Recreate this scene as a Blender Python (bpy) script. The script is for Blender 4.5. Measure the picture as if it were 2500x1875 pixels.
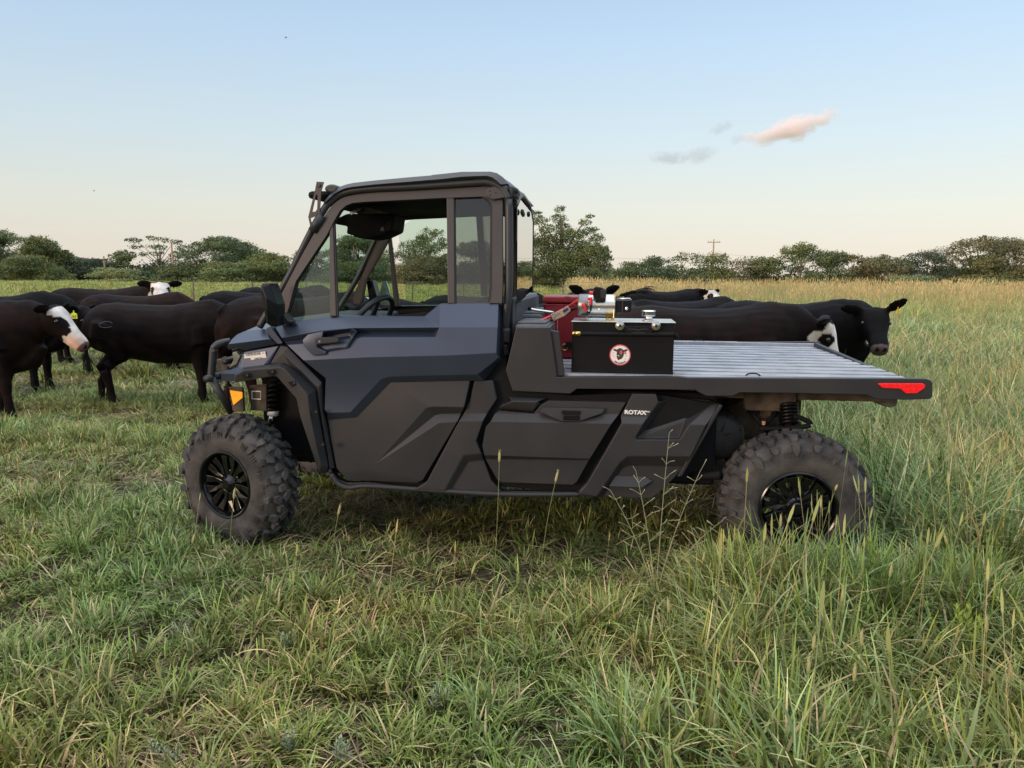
import bpy, bmesh, math, random
import numpy as np
from mathutils import Vector, Matrix
from math import radians as R, sin, cos, pi
random.seed(7); rng = np.random.default_rng(7)
D = bpy.data; C = bpy.context.scene.collection; SC = bpy.context.scene
for o in list(D.objects): D.objects.remove(o)

# ---------------------------------------------------------------- camera, sky, sun, exposure
F_PX = 1878.0; CAMH = 1.5; PITCH = R(8.1); ROLL = R(0.35)
_f = np.array([0, cos(PITCH), -sin(PITCH)]); _r = np.array([1.0, 0, 0]); _u = np.cross(_r, _f)
c_, s_ = cos(ROLL), sin(ROLL); _r, _u = c_*_r+s_*_u, -s_*_r+c_*_u
cam = D.cameras.new('camera'); camo = D.objects.new('camera', cam); C.objects.link(camo)
M3 = Matrix(((_r[0], _u[0], -_f[0]), (_r[1], _u[1], -_f[1]), (_r[2], _u[2], -_f[2])))
camo.matrix_world = Matrix.Translation((0, 0, CAMH)) @ M3.to_4x4()
cam.sensor_width = 36; cam.sensor_fit = 'HORIZONTAL'; cam.lens = 36*F_PX/2500; cam.clip_start = 0.05; cam.clip_end = 6000
SC.camera = camo
SUN_EL, SUN_AZ = R(9.0), R(229)          # azimuth clockwise from +Y: behind the camera, a little to its left
w = D.worlds.new('World'); SC.world = w; w.use_nodes = True
wn, wl = w.node_tree.nodes, w.node_tree.links
bg = wn['Background']; sky = wn.new('ShaderNodeTexSky'); sky.sky_type = 'NISHITA'; sky.sun_disc = False
sky.sun_elevation = SUN_EL; sky.sun_rotation = SUN_AZ; sky.altitude = 300; sky.air_density = 1.0; sky.dust_density = 1.2; sky.ozone_density = 2.0
# dusk sky: whitened overhead as added top light, then from blue through pale turquoise to cream and pink at the horizon
tc = wn.new('ShaderNodeTexCoord'); sep = wn.new('ShaderNodeSeparateXYZ'); wl.new(tc.outputs['Generated'], sep.inputs[0])
ramp = wn.new('ShaderNodeValToRGB'); wl.new(sep.outputs['Z'], ramp.inputs[0])
def _lin(c): return tuple(((v/255+.055)/1.055)**2.4 if v > 10 else v/255/12.92 for v in c)+(1,)
stops = [(0.0, (229, 218, 204)), (0.03, (230, 222, 208)), (0.08, (227, 228, 217)), (0.16, (211, 226, 232)),
         (0.27, (190, 215, 238)), (0.40, (165, 194, 228)), (0.58, (196, 214, 236)), (0.75, (238, 242, 250)), (1.0, (246, 248, 253))]
cr = ramp.color_ramp
while len(cr.elements) > 1: cr.elements.remove(cr.elements[-1])
cr.elements[0].position = 0; cr.elements[0].color = _lin(stops[0][1])
for p_, c in stops[1:]: e = cr.elements.new(p_); e.color = _lin(c)
# warm afterglow towards the set sun (behind the camera) and a slightly brighter right-hand side
sd = Vector((sin(SUN_AZ)*cos(SUN_EL), cos(SUN_AZ)*cos(SUN_EL), sin(SUN_EL)))
dot = wn.new('ShaderNodeVectorMath'); dot.operation = 'DOT_PRODUCT'; wl.new(tc.outputs['Generated'], dot.inputs[0]); dot.inputs[1].default_value = sd
mr = wn.new('ShaderNodeMapRange'); wl.new(dot.outputs['Value'], mr.inputs[0]); mr.inputs[1].default_value = 0.1; mr.inputs[2].default_value = 1.0
zf = wn.new('ShaderNodeMapRange'); wl.new(sep.outputs['Z'], zf.inputs[0]); zf.inputs[1].default_value = 0.55; zf.inputs[2].default_value = 0.0
gl = wn.new('ShaderNodeMath'); gl.operation = 'MULTIPLY'; wl.new(mr.outputs[0], gl.inputs[0]); wl.new(zf.outputs[0], gl.inputs[1])
mx = wn.new('ShaderNodeMix'); mx.data_type = 'RGBA'; wl.new(gl.outputs[0], mx.inputs[0]); wl.new(ramp.outputs[0], mx.inputs[6]); mx.inputs[7].default_value = (1.75, 1.30, 1.0, 1)
rx = wn.new('ShaderNodeMapRange'); wl.new(sep.outputs['X'], rx.inputs[0]); rx.inputs[1].default_value = -0.6; rx.inputs[2].default_value = 0.6; rx.inputs[3].default_value = 0.93; rx.inputs[4].default_value = 1.07
sc1 = wn.new('ShaderNodeVectorMath'); sc1.operation = 'SCALE'; wl.new(mx.outputs[2], sc1.inputs[0])
zn = wn.new('ShaderNodeMapRange'); wl.new(sep.outputs['Z'], zn.inputs[0]); zn.inputs[1].default_value = 0.38; zn.inputs[2].default_value = 0.85; zn.inputs[3].default_value = 1.0; zn.inputs[4].default_value = 2.3  # extra gain high above the frame, added for light from overhead
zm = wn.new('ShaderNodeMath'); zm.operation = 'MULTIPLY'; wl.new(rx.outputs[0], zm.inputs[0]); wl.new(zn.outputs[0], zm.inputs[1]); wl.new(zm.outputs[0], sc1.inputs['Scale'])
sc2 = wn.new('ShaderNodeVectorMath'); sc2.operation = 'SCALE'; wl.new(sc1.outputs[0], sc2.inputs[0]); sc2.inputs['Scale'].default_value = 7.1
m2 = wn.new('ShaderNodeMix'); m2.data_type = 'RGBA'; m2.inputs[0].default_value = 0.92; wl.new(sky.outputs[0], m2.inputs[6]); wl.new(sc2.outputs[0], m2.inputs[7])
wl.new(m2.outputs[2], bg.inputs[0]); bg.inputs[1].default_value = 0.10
sl = D.lights.new('sun', 'SUN'); sl.energy = 1.1; sl.angle = R(14); sl.color = (1.0, 0.70, 0.50)
so = D.objects.new('sun', sl); C.objects.link(so); so.rotation_euler = (-sd).to_track_quat('-Z', 'Y').to_euler(); so.location = (0, -5, 10)
SC.view_settings.view_transform = 'Standard'; SC.view_settings.look = 'None'; SC.view_settings.gamma = 1.0
SC.view_settings.exposure = 0.64
SC.cycles.max_bounces = 10; SC.cycles.volume_bounces = 6; SC.cycles.transparent_max_bounces = 24; SC.cycles.caustics_reflective = False; SC.cycles.caustics_refractive = False
SC.cycles.volume_step_rate = 1.0

# ---------------------------------------------------------------- helpers
def tag(o, label=None, cat=None, group=None, kind=None):
    if label: o['label'] = label
    if cat: o['category'] = cat
    if group: o['group'] = group
    if kind: o['kind'] = kind
    return o
def empty(name, loc=(0, 0, 0), rz=0, parent=None):
    o = D.objects.new(name, None); C.objects.link(o); o.location = loc; o.rotation_euler = (0, 0, rz); o.empty_display_size = .2
    if parent: o.parent = parent
    return o
def link(name, me, mat=None, parent=None, smooth=False):
    o = D.objects.new(name, me); C.objects.link(o)
    if mat is not None:
        for m in (mat if isinstance(mat, (list, tuple)) else [mat]): me.materials.append(m)
    if smooth: me.polygons.foreach_set('use_smooth', [True]*len(me.polygons))
    if parent: o.parent = parent
    return o
def np_mesh(name, V, Fc, cols=None):
    """V (n,3), Fc (m,k) index array with a constant k; cols (n,3) point colours"""
    me = D.meshes.new(name); V = np.asarray(V, np.float32); Fc = np.asarray(Fc, np.int32); k = Fc.shape[1]
    me.vertices.add(len(V)); me.vertices.foreach_set('co', V.ravel())
    me.loops.add(Fc.size); me.loops.foreach_set('vertex_index', Fc.ravel())
    me.polygons.add(len(Fc)); me.polygons.foreach_set('loop_start', np.arange(0, Fc.size, k, dtype=np.int32))
    me.update(calc_edges=True); me.validate()
    if cols is not None:
        a = me.color_attributes.new('col', 'FLOAT_COLOR', 'POINT')
        a.data.foreach_set('color', np.concatenate([cols, np.ones((len(cols), 1))], 1).astype(np.float32).ravel())
    return me
def mat(name, col, rough=.5, metal=0., spec=.5, noise=0., nscale=20., bump=0., bscale=60., col2=None, coat=0., sheen=0., trans=0., emit=None, attr=None, detail=6):
    """principled material with procedural variation"""
    m = D.materials.new(name); m.use_nodes = True; n, l = m.node_tree.nodes, m.node_tree.links; b = n['Principled BSDF']
    b.inputs['Base Color'].default_value = (*col, 1); b.inputs['Roughness'].default_value = rough; b.inputs['Metallic'].default_value = metal
    b.inputs['Specular IOR Level'].default_value = spec; b.inputs['Coat Weight'].default_value = coat; b.inputs['Coat Roughness'].default_value = .15
    b.inputs['Sheen Weight'].default_value = sheen
    t = n.new('ShaderNodeTexCoord')
    src = None
    if attr:
        a = n.new('ShaderNodeAttribute'); a.attribute_name = attr; src = a.outputs['Color']
    if noise or col2 is not None:
        nz = n.new('ShaderNodeTexNoise'); nz.inputs['Scale'].default_value = nscale; nz.inputs['Detail'].default_value = detail; l.new(t.outputs['Object'], nz.inputs['Vector'])
        mxx = n.new('ShaderNodeMix'); mxx.data_type = 'RGBA'
        mp = n.new('ShaderNodeMapRange'); mp.inputs[1].default_value = .35; mp.inputs[2].default_value = .65; l.new(nz.outputs[0], mp.inputs[0]); l.new(mp.outputs[0], mxx.inputs[0])
        c2 = col2 if col2 is not None else tuple(v*(1+noise) for v in col); c1 = col if col2 is not None else tuple(v*(1-noise) for v in col)
        if src is not None:
            mxx.blend_type = 'MIX'; g = n.new('ShaderNodeMix'); g.data_type = 'RGBA'; g.blend_type = 'MULTIPLY'; g.inputs[0].default_value = 1
            mxx.inputs[6].default_value = (1-noise,)*3+(1,); mxx.inputs[7].default_value = (1+noise,)*3+(1,)
            l.new(src, g.inputs[6]); l.new(mxx.outputs[2], g.inputs[7]); l.new(g.outputs[2], b.inputs['Base Color'])
        else:
            mxx.inputs[6].default_value = (*c1, 1); mxx.inputs[7].default_value = (*c2, 1); l.new(mxx.outputs[2], b.inputs['Base Color'])
        rr = n.new('ShaderNodeMapRange'); rr.inputs[3].default_value = max(0, rough-.07); rr.inputs[4].default_value = min(1, rough+.1); l.new(nz.outputs[0], rr.inputs[0]); l.new(rr.outputs[0], b.inputs['Roughness'])
    elif src is not None: l.new(src, b.inputs['Base Color'])
    if bump:
        nb = n.new('ShaderNodeTexNoise'); nb.inputs['Scale'].default_value = bscale; nb.inputs['Detail'].default_value = 4; l.new(t.outputs['Object'], nb.inputs['Vector'])
        bp = n.new('ShaderNodeBump'); bp.inputs['Strength'].default_value = bump; bp.inputs['Distance'].default_value = .01; l.new(nb.outputs[0], bp.inputs['Height']); l.new(bp.outputs[0], b.inputs['Normal'])
    if emit: b.inputs['Emission Color'].default_value = (*emit[:3], 1); b.inputs['Emission Strength'].default_value = emit[3]
    return m
def leafmat(name, attr='col', transl=.3, rough=.55, patch=None, objrand=.0, gain=1.0):
    """foliage: colour attribute x large soft patches, part of the light passes through the leaf"""
    m = D.materials.new(name); m.use_nodes = True; n, l = m.node_tree.nodes, m.node_tree.links; b = n['Principled BSDF']; out = n['Material Output']
    a = n.new('ShaderNodeAttribute'); a.attribute_name = attr; col = a.outputs['Color']
    geo = n.new('ShaderNodeNewGeometry')
    if patch:
        nz = n.new('ShaderNodeTexNoise'); nz.inputs['Scale'].default_value = patch[0]; nz.inputs['Detail'].default_value = 3; l.new(geo.outputs['Position'], nz.inputs['Vector'])
        mp = n.new('ShaderNodeMapRange'); mp.inputs[1].default_value = .38; mp.inputs[2].default_value = .62; l.new(nz.outputs[0], mp.inputs[0])
        mxx = n.new('ShaderNodeMix'); mxx.data_type = 'RGBA'; mxx.inputs[6].default_value = (*patch[1], 1); mxx.inputs[7].default_value = (*patch[2], 1); l.new(mp.outputs[0], mxx.inputs[0])
        g = n.new('ShaderNodeMix'); g.data_type = 'RGBA'; g.blend_type = 'MULTIPLY'; g.inputs[0].default_value = 1; l.new(col, g.inputs[6]); l.new(mxx.outputs[2], g.inputs[7]); col = g.outputs[2]
    if objrand:
        oi = n.new('ShaderNodeObjectInfo'); mr_ = n.new('ShaderNodeMapRange'); l.new(oi.outputs['Random'], mr_.inputs[0]); mr_.inputs[3].default_value = 1-objrand; mr_.inputs[4].default_value = 1+objrand
        s = n.new('ShaderNodeVectorMath'); s.operation = 'SCALE'; l.new(col, s.inputs[0]); l.new(mr_.outputs[0], s.inputs['Scale']); col = s.outputs[0]
    l.new(col, b.inputs['Base Color']); b.inputs['Roughness'].default_value = rough; b.inputs['Specular IOR Level'].default_value = .3
    tr = n.new('ShaderNodeBsdfTranslucent'); l.new(col, tr.inputs[0]); ms = n.new('ShaderNodeMixShader'); ms.inputs[0].default_value = transl
    l.new(b.outputs[0], ms.inputs[1]); l.new(tr.outputs[0], ms.inputs[2]); l.new(ms.outputs[0], out.inputs[0])
    return m
def ray(px, py): return _f+(px-1250)/F_PX*_r-(py-937.5)/F_PX*_u
def ground_at(px, py, z=0.0):
    d = ray(px, py); t = (z-CAMH)/d[2]; return d*t+np.array([0, 0, CAMH])
def at_depth(px, py, dist):
    """point on the ray through a pixel of the survey photo at a horizontal distance"""
    d = ray(px, py); t = dist/d[1]; return d*t+np.array([0, 0, CAMH])
# ---------------------------------------------------------------- ground
def gz(x, y):
    x = np.asarray(x, float); y = np.asarray(y, float)
    return (.018*np.sin(x*1.7+y*.9)*np.cos(y*1.3-x*.4)+.012*np.sin(x*4.1+1)*np.sin(y*3.7+2))*np.clip((y-.5)/2, 0, 1)*np.clip((60-y)/20, 0, 1)
def build_ground():
    # one sheet to the horizon, fine near the camera
    def axis(lo, hi, mid, n, far):
        a = np.linspace(lo, hi, n); ext = [hi]; s = (hi-lo)/n*1.5
        while ext[-1] < far: s *= 1.35; ext.append(ext[-1]+s)
        neg = [lo]; s = (hi-lo)/n*1.5
        while neg[-1] > -far: s *= 1.35; neg.append(neg[-1]-s)
        return np.array(neg[:0:-1]+list(a)+ext[1:])
    xs = axis(-14, 14, 0, 180, 3000); ys = axis(-1, 24, 0, 170, 3000)
    X, Y = np.meshgrid(xs, ys); Z = gz(X, Y)
    V = np.stack([X.ravel(), Y.ravel(), Z.ravel()], 1); nx, ny = len(xs), len(ys)
    i = (np.arange(ny-1)[:, None]*nx+np.arange(nx-1)[None]).ravel(); Fc = np.stack([i, i+1, i+nx+1, i+nx], 1)
    me = np_mesh('ground', V, Fc)
    m = D.materials.new('turf_soil'); m.use_nodes = True; n, l = m.node_tree.nodes, m.node_tree.links; b = n['Principled BSDF']; b.inputs['Roughness'].default_value = .95; b.inputs['Specular IOR Level'].default_value = .1
    geo = n.new('ShaderNodeNewGeometry'); cols = [(.030, .021, .014), (.050, .037, .024), (.028, .034, .014), (.10, .078, .048)]
    prev = None
    for k, (s, c) in enumerate(zip((1.2, 6, 2.1, 24), cols)):
        nz = n.new('ShaderNodeTexNoise'); nz.inputs['Scale'].default_value = s; nz.inputs['Detail'].default_value = 8; l.new(geo.outputs['Position'], nz.inputs['Vector'])
        if prev is None:
            prev = n.new('ShaderNodeRGB').outputs[0]; prev.default_value = (*c, 1); continue
        mp = n.new('ShaderNodeMapRange'); mp.inputs[1].default_value = .45; mp.inputs[2].default_value = .62; l.new(nz.outputs[0], mp.inputs[0])
        x = n.new('ShaderNodeMix'); x.data_type = 'RGBA'; l.new(mp.outputs[0], x.inputs[0]); l.new(prev, x.inputs[6]); x.inputs[7].default_value = (*c, 1); prev = x.outputs[2]
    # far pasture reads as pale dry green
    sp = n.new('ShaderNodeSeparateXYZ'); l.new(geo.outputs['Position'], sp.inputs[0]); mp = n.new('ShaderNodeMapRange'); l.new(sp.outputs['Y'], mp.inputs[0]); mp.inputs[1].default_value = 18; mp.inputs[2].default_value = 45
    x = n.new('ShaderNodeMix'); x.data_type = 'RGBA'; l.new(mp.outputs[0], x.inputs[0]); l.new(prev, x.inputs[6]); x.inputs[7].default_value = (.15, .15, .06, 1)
    l.new(x.outputs[2], b.inputs['Base Color'])
    tag(link('ground', me, m, smooth=True), kind='structure')
build_ground()

# ---------------------------------------------------------------- grass
G_GREEN = np.array([.195, .265, .068]); G_BLUE = np.array([.235, .325, .145]); G_LIME = np.array([.34, .40, .12]); G_DRY = np.array([.54, .46, .28]); G_BROWN = np.array([.22, .155, .105]); G_GOLD = np.array([.52, .42, .23])
def tuft(name, n, rad, h0, h1, w0, w1, pal, bend=.5, seg=4, lay=0.0, heads=0, headcol=None):
    V, Fc, K = [], [], []
    for i in range(n):
        a = rng.uniform(0, 2*pi); r_ = rad*math.sqrt(rng.uniform()); bx, by = r_*cos(a), r_*sin(a)
        h = rng.uniform(h0, h1)*(1-.3*r_/rad); wd = rng.uniform(w0, w1); az = a+rng.normal()*.9; lean = rng.uniform(.05, .45)+lay; bd = bend*rng.uniform(.2, 1.5)
        c = pal[rng.integers(len(pal))]; c = c*rng.uniform(.42, 1.55)
        side = np.array([-sin(az), cos(az), 0]); p = np.array([bx, by, -.01]); ang = lean; st = h/seg; tw = rng.normal()*.5; b0 = len(V)
        for k in range(seg+1):
            t = k/seg; ww = wd*(1-t**1.8)*.5+.0006; sd_ = side*cos(tw*t)+np.array([0, 0, 1])*sin(tw*t)*.6
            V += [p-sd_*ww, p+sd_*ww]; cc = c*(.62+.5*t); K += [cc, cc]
            if k < seg:
                Fc.append([b0+2*k, b0+2*k+1, b0+2*k+3, b0+2*k+2]); p = p+st*np.array([sin(ang)*cos(az), sin(ang)*sin(az), max(.02, cos(ang))]); ang = min(ang+bd/seg*1.6, 2.0)
    for i in range(heads):
        a = rng.uniform(0, 2*pi); r_ = rad*rng.uniform(); h = rng.uniform(h1*.85, h1*1.35); az = rng.uniform(0, 2*pi); ln = rng.uniform(.03, .25)
        p0 = np.array([r_*cos(a), r_*sin(a), 0]); dr = np.array([sin(ln)*cos(az), sin(ln)*sin(az), cos(ln)]); sd_ = np.array([-sin(az), cos(az), 0])
        hl = h*.13; wid = [.0012, .0012, w1*.40, w1*.48, .001]; ts = [0, h-hl, h-hl*.85, h-hl*.4, h]; b0 = len(V)
        for t, ww in zip(ts, wid):
            V += [p0+dr*t-sd_*ww, p0+dr*t+sd_*ww]; cc = (headcol if t > h-hl else G_DRY*.7)*rng.uniform(.9, 1.1); K += [cc, cc]
        for k in range(4): Fc.append([b0+2*k, b0+2*k+1, b0+2*k+3, b0+2*k+2])
    return np_mesh(name, np.array(V), np.array(Fc), np.array(K))
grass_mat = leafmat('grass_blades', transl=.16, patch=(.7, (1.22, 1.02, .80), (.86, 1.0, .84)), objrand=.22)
P_S = [G_GREEN, G_GREEN*.85, G_BLUE*.85, G_DRY*.8, G_GREEN*.6, G_LIME*.85, G_GREEN, G_LIME*.7]; P_T = [G_BLUE, G_BLUE*.8, G_GREEN, G_GREEN*1.1, G_GREEN*.7, G_BLUE, G_DRY*.9]; P_D = [G_BROWN, G_DRY, G_BROWN*1.3, G_DRY*.7, G_GREEN]
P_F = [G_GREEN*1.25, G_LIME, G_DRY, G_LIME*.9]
lib = [('s', tuft('short_a', 52, .085, .06, .14, .004, .0085, P_S, 1.0)), ('s', tuft('short_b', 56, .10, .05, .12, .004, .008, P_S, 1.2, lay=.45)),
       ('s', tuft('short_c', 36, .06, .09, .20, .004, .008, P_S, .9)), ('d', tuft('thatch_a', 60, .14, .08, .22, .002, .004, P_D, .5, lay=1.15)),
       ('d', tuft('thatch_b', 50, .12, .06, .2, .002, .005, P_D, .9, lay=.9)),
       ('m', tuft('mid_a', 40, .07, .16, .42, .005, .0105, P_T+[G_GREEN, G_LIME*.8], .8)), ('m', tuft('mid_b', 34, .09, .14, .34, .006, .012, [G_BLUE, G_BLUE*1.1, G_GREEN, G_GREEN*.8, G_GREEN, G_DRY*.9], 1.0)),
       ('t', tuft('tall_a', 60, .13, .35, .78, .005, .011, P_T, .7, seg=5)), ('t', tuft('tall_b', 50, .14, .30, .85, .004, .010, [G_BLUE*1.15, G_BLUE, G_GREEN, G_DRY], .9, seg=5, heads=1, headcol=np.array([.44, .43, .19]))),
       ('f', tuft('far_a', 150, .55, .08, .24, .010, .022, P_F, .8, seg=2)), ('f', tuft('far_b', 140, .5, .05, .2, .010, .022, P_F+[G_GREEN], .9, seg=2)),
       ('g', tuft('golden_a', 200, .6, .3, .78, .008, .014, [G_GREEN*1.2, G_BLUE*1.2, G_BLUE*1.2, G_LIME, G_DRY], .55, seg=3, heads=18, headcol=G_GOLD)),
       ('g', tuft('golden_b', 200, .6, .25, .7, .008, .014, [G_BLUE*1.25, G_BLUE*1.1, G_LIME, G_GREEN], .6, seg=3, heads=7, headcol=G_GOLD*.9)),
       ('y', tuft('ripe_a', 190, .6, .4, .85, .008, .014, [G_GOLD*.8, G_DRY, G_LIME, G_GOLD], .4, seg=3, heads=90, headcol=G_GOLD*1.15)),
       ('b', tuft('blade_a', 9, .05, .25, .55, .009, .016, [G_GREEN*1.1, G_BLUE*1.1, G_LIME], .9, seg=6)),
       ('b', tuft('seed_a', 8, .05, .2, .4, .005, .009, [G_GREEN, G_LIME, G_BLUE], .8, seg=5, heads=1, headcol=np.array([.44, .43, .19])))]
LIBC = D.collections.new('tuft_meshes')          # never linked to the scene: the source shapes of the scattered grass
for i, (k, me) in enumerate(lib):
    me.materials.append(grass_mat); o = D.objects.new('%02d_tuft' % i, me); LIBC.objects.link(o)
KIND = {}
for i, (k, _) in enumerate(lib): KIND.setdefault(k, []).append(i)
def scatter_group():
    ng = D.node_groups.new('scatter_tufts', 'GeometryNodeTree'); ng.interface.new_socket('Geometry', in_out='INPUT', socket_type='NodeSocketGeometry'); ng.interface.new_socket('Geometry', in_out='OUTPUT', socket_type='NodeSocketGeometry')
    n, l = ng.nodes, ng.links; i = n.new('NodeGroupInput'); o = n.new('NodeGroupOutput'); ci = n.new('GeometryNodeCollectionInfo'); ci.inputs[0].default_value = LIBC; ci.inputs['Separate Children'].default_value = True; ci.inputs['Reset Children'].default_value = True
    ip = n.new('GeometryNodeInstanceOnPoints'); ip.inputs['Pick Instance'].default_value = True
    def na(name, t): a = n.new('GeometryNodeInputNamedAttribute'); a.data_type = t; a.inputs[0].default_value = name; return a.outputs[0]
    e2r = n.new('FunctionNodeEulerToRotation'); l.new(na('rot', 'FLOAT_VECTOR'), e2r.inputs[0])
    l.new(i.outputs[0], ip.inputs['Points']); l.new(ci.outputs[0], ip.inputs['Instance']); l.new(na('idx', 'INT'), ip.inputs['Instance Index']); l.new(e2r.outputs[0], ip.inputs['Rotation']); l.new(na('scl', 'FLOAT_VECTOR'), ip.inputs['Scale'])
    l.new(ip.outputs[0], o.inputs[0]); return ng
SCAT = scatter_group()
def scatter(name, P, rot, scl, idx):
    me = D.meshes.new(name); me.vertices.add(len(P)); me.vertices.foreach_set('co', np.asarray(P, np.float32).ravel())
    for nm, t, v, key in (('rot', 'FLOAT_VECTOR', rot, 'vector'), ('scl', 'FLOAT_VECTOR', scl, 'vector'), ('idx', 'INT', idx, 'value')):
        a = me.attributes.new(nm, t, 'POINT'); a.data.foreach_set(key, np.asarray(v, np.float32 if t != 'INT' else np.int32).ravel())
    o = link(name, me); md = o.modifiers.new('scatter', 'NODES'); md.node_group = SCAT
    return o
def smooth_noise(x, y, s, seed=0):
    r_ = np.random.default_rng(seed); k = r_.normal(size=(6, 2))*s; ph = r_.uniform(0, 2*pi, 6)
    return sum(np.sin(x*k[i, 0]+y*k[i, 1]+ph[i]) for i in range(6))/6
def region(x, y):
    """0 = grazed turf on the left, 1 = tall ungrazed grass to the right"""
    edge = np.interp(y, [0, 2.2, 3.3, 4.6, 6, 12, 40, 110], [.75, .75, 1.15, 2.05, 2.3, 2.2, 3.5, 8])
    return np.clip((x-edge+.35*smooth_noise(x, y, 1.6, 3))/.55+.5, 0, 1)
def trap(n, y0, y1, margin=.8):
    m1 = margin+1.9; a0 = lambda m: .70*(y1*y1-y0*y0)/2+m*(y1-y0); n = int(n*a0(m1)/a0(margin)); margin = m1
    y = np.sqrt(rng.uniform(y0**2, y1**2, n)); x = rng.uniform(-1, 1, n)*(y*.70+margin); return x, y
def rots(n, tilt=.12): return np.stack([rng.normal(0, tilt, n), rng.normal(0, tilt, n), rng.uniform(0, 2*pi, n)], 1)
def pick(kind, n): return np.array(KIND[kind])[rng.integers(len(KIND[kind]), size=n)]
def under_wheel(x, y, pts, r_):
    m = np.zeros(len(x), bool)
    for (a, b) in pts: m |= (x-a)**2+(y-b)**2 < r_*r_
    return m
def build_grass():
    A = {'short_grass': [], 'dry_thatch': [], 'tall_grass': []}
    def add(key, x, y, kinds, sxy, sz, z=0):
        n = len(x)
        if n == 0: return
        s = sxy*rng.uniform(.75, 1.3, n); A[key].append((np.stack([x, y, gz(x, y)+z], 1), rots(n), np.stack([s, s, s*sz*rng.uniform(.8, 1.2, n)], 1), pick(kinds, n)))
    # near turf
    for (n, y0, y1, s) in ((15500, 1.0, 9.5, 1.0), (15000, 9.5, 26, 1.8)):
        x, y = trap(n, y0, y1); q = region(x, y); lush = smooth_noise(x, y, 2.2, 5); dens = rng.uniform(size=len(x))
        k = (lush > -.06)|(dens > .66); add('short_grass', x[k], y[k], 's', s*(1+.12*lush[k]), (.85+.4*np.clip(lush[k], 0, 1)+.35*q[k])*np.interp(y[k], [2, 6, 8, 12], [1, .85, .68, .72]))
        k = (lush > .24)&(dens < .22)&(y < 14); add('short_grass', x[k]+.03, y[k], 'm', .75*s, .8)
        k = (dens < .030); add('short_grass', x[k], y[k]+.05, 'b', s*.8, .8+.3*q[k])
    x, y = trap(7900, 1.0, 12); dr = smooth_noise(x, y, 1.9, 9); k = (dr > -.1)|(rng.uniform(size=len(x)) < .3); add('dry_thatch', x[k], y[k], 'd', 1.15, 1.0)
    x, y = trap(4200, 12, 26); add('dry_thatch', x, y, 'd', 1.6, 1.2)
    # foreground right: medium height
    x, y = trap(2900, 1.1, 5.2); q = np.clip((x-(.15+.1*y)+.3*smooth_noise(x, y, 2, 4))/.5, 0, 1); k = rng.uniform(size=len(x)) < q*.95; add('tall_grass', x[k], y[k], 'm', .95, np.interp(y[k], [1.5, 3.2, 3.6, 5], [.85, .95, .75, 1.0]))
    k = rng.uniform(size=len(x)) < q*.34; add('tall_grass', x[k]+.04, y[k], 'b', 1.15, .9)
    # longer blades standing against the rear wheel
    n = 260; x = rng.uniform(.95, 2.15, n); y = 3.42-.10*(x-1.4)+rng.normal(0, .10, n)-.12; add('tall_grass', x, y, 'm', .95, 1.0)
    n = 46; x = rng.uniform(.95, 2.15, n); y = 3.36-.10*(x-1.4)+rng.normal(0, .08, n)-.1; add('tall_grass', x, y, 'b', 1.0, .95)
    # tall stand
    for (n, y0, y1, s) in ((4600, 3.6, 10, 1.0), (9000, 10, 26, 1.45)):
        x, y = trap(n, y0, y1, 1.2); q = region(x, y); k = (q > .5); add('tall_grass', x[k], y[k], 't', s*.95, .8/s*(1+.12*smooth_noise(x[k], y[k], 2.5, 8)))
    x, y = trap(6500, 22, 60, 3); q = region(x, y); k = q > .5; add('tall_grass', x[k], y[k], 'g', 1.2, .8)
    x, y = trap(9000, 38, 112, 6); q = region(x, y); k = q > .5; rip = rng.uniform(size=len(x)) < np.interp(y, [38, 47, 55], [0, .35, .85]); kk = k & ~rip; add('tall_grass', x[kk], y[kk], 'g', 1.7, .6); kk = k & rip; add('tall_grass', x[kk], y[kk], 'y', 1.7, .55)
    # far pasture on the left
    x, y = trap(8000, 22, 60, 3); q = region(x, y); k = q <= .5; add('short_grass', x[k], y[k], 'f', 1.1, 1.0)
    x, y = trap(11000, 50, 130, 6); q = region(x, y); k = q <= .5; add('short_grass', x[k], y[k], 'f', 1.9, .9)
    for nm, L_ in A.items():
        P, r_, s, i = (np.concatenate([a[j] for a in L_]) for j in range(4))
        w1_ = T(-1.44, .14); w2_ = T(1.4977, .12)
        ok = ~under_wheel(P[:, 0], P[:, 1], [w1_[:2], w2_[:2], T(-1.62, .1)[:2], T(-1.3, .16)[:2], T(1.35, .12)[:2], T(1.65, .12)[:2]], .12)
        # the machine stands on flattened grass: nothing tall grows up through its body
        loc = np.array([[(p[0]-TO[0])*TX[0]+(p[1]-TO[1])*TX[1], (p[0]-TO[0])*TY[0]+(p[1]-TO[1])*TY[1]] for p in P[:, :2]])
        ins = (loc[:, 0] > -1.9)&(loc[:, 0] < 2.1)&(loc[:, 1] > .0)&(loc[:, 1] < 1.65); tall = np.isin(i, KIND['t']+KIND['m']+KIND['b'])
        ok &= ~(ins & tall & ((loc[:, 1] < 1.5)))
        s[ins, 2] *= .9
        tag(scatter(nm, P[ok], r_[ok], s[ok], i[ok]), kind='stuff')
# truck frame: origin on the ground midway between the near hubs, x to the rear, y away from the camera
TANG = R(7.335); TO = np.array([-.0679, 3.8711, 0.0]); TX = np.array([cos(TANG), -sin(TANG), 0.0]); TY = np.array([sin(TANG), cos(TANG), 0.0])
def T(x, y, z=0.0): return TO+TX*x+TY*y+np.array([0, 0, z])
build_grass()
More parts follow.
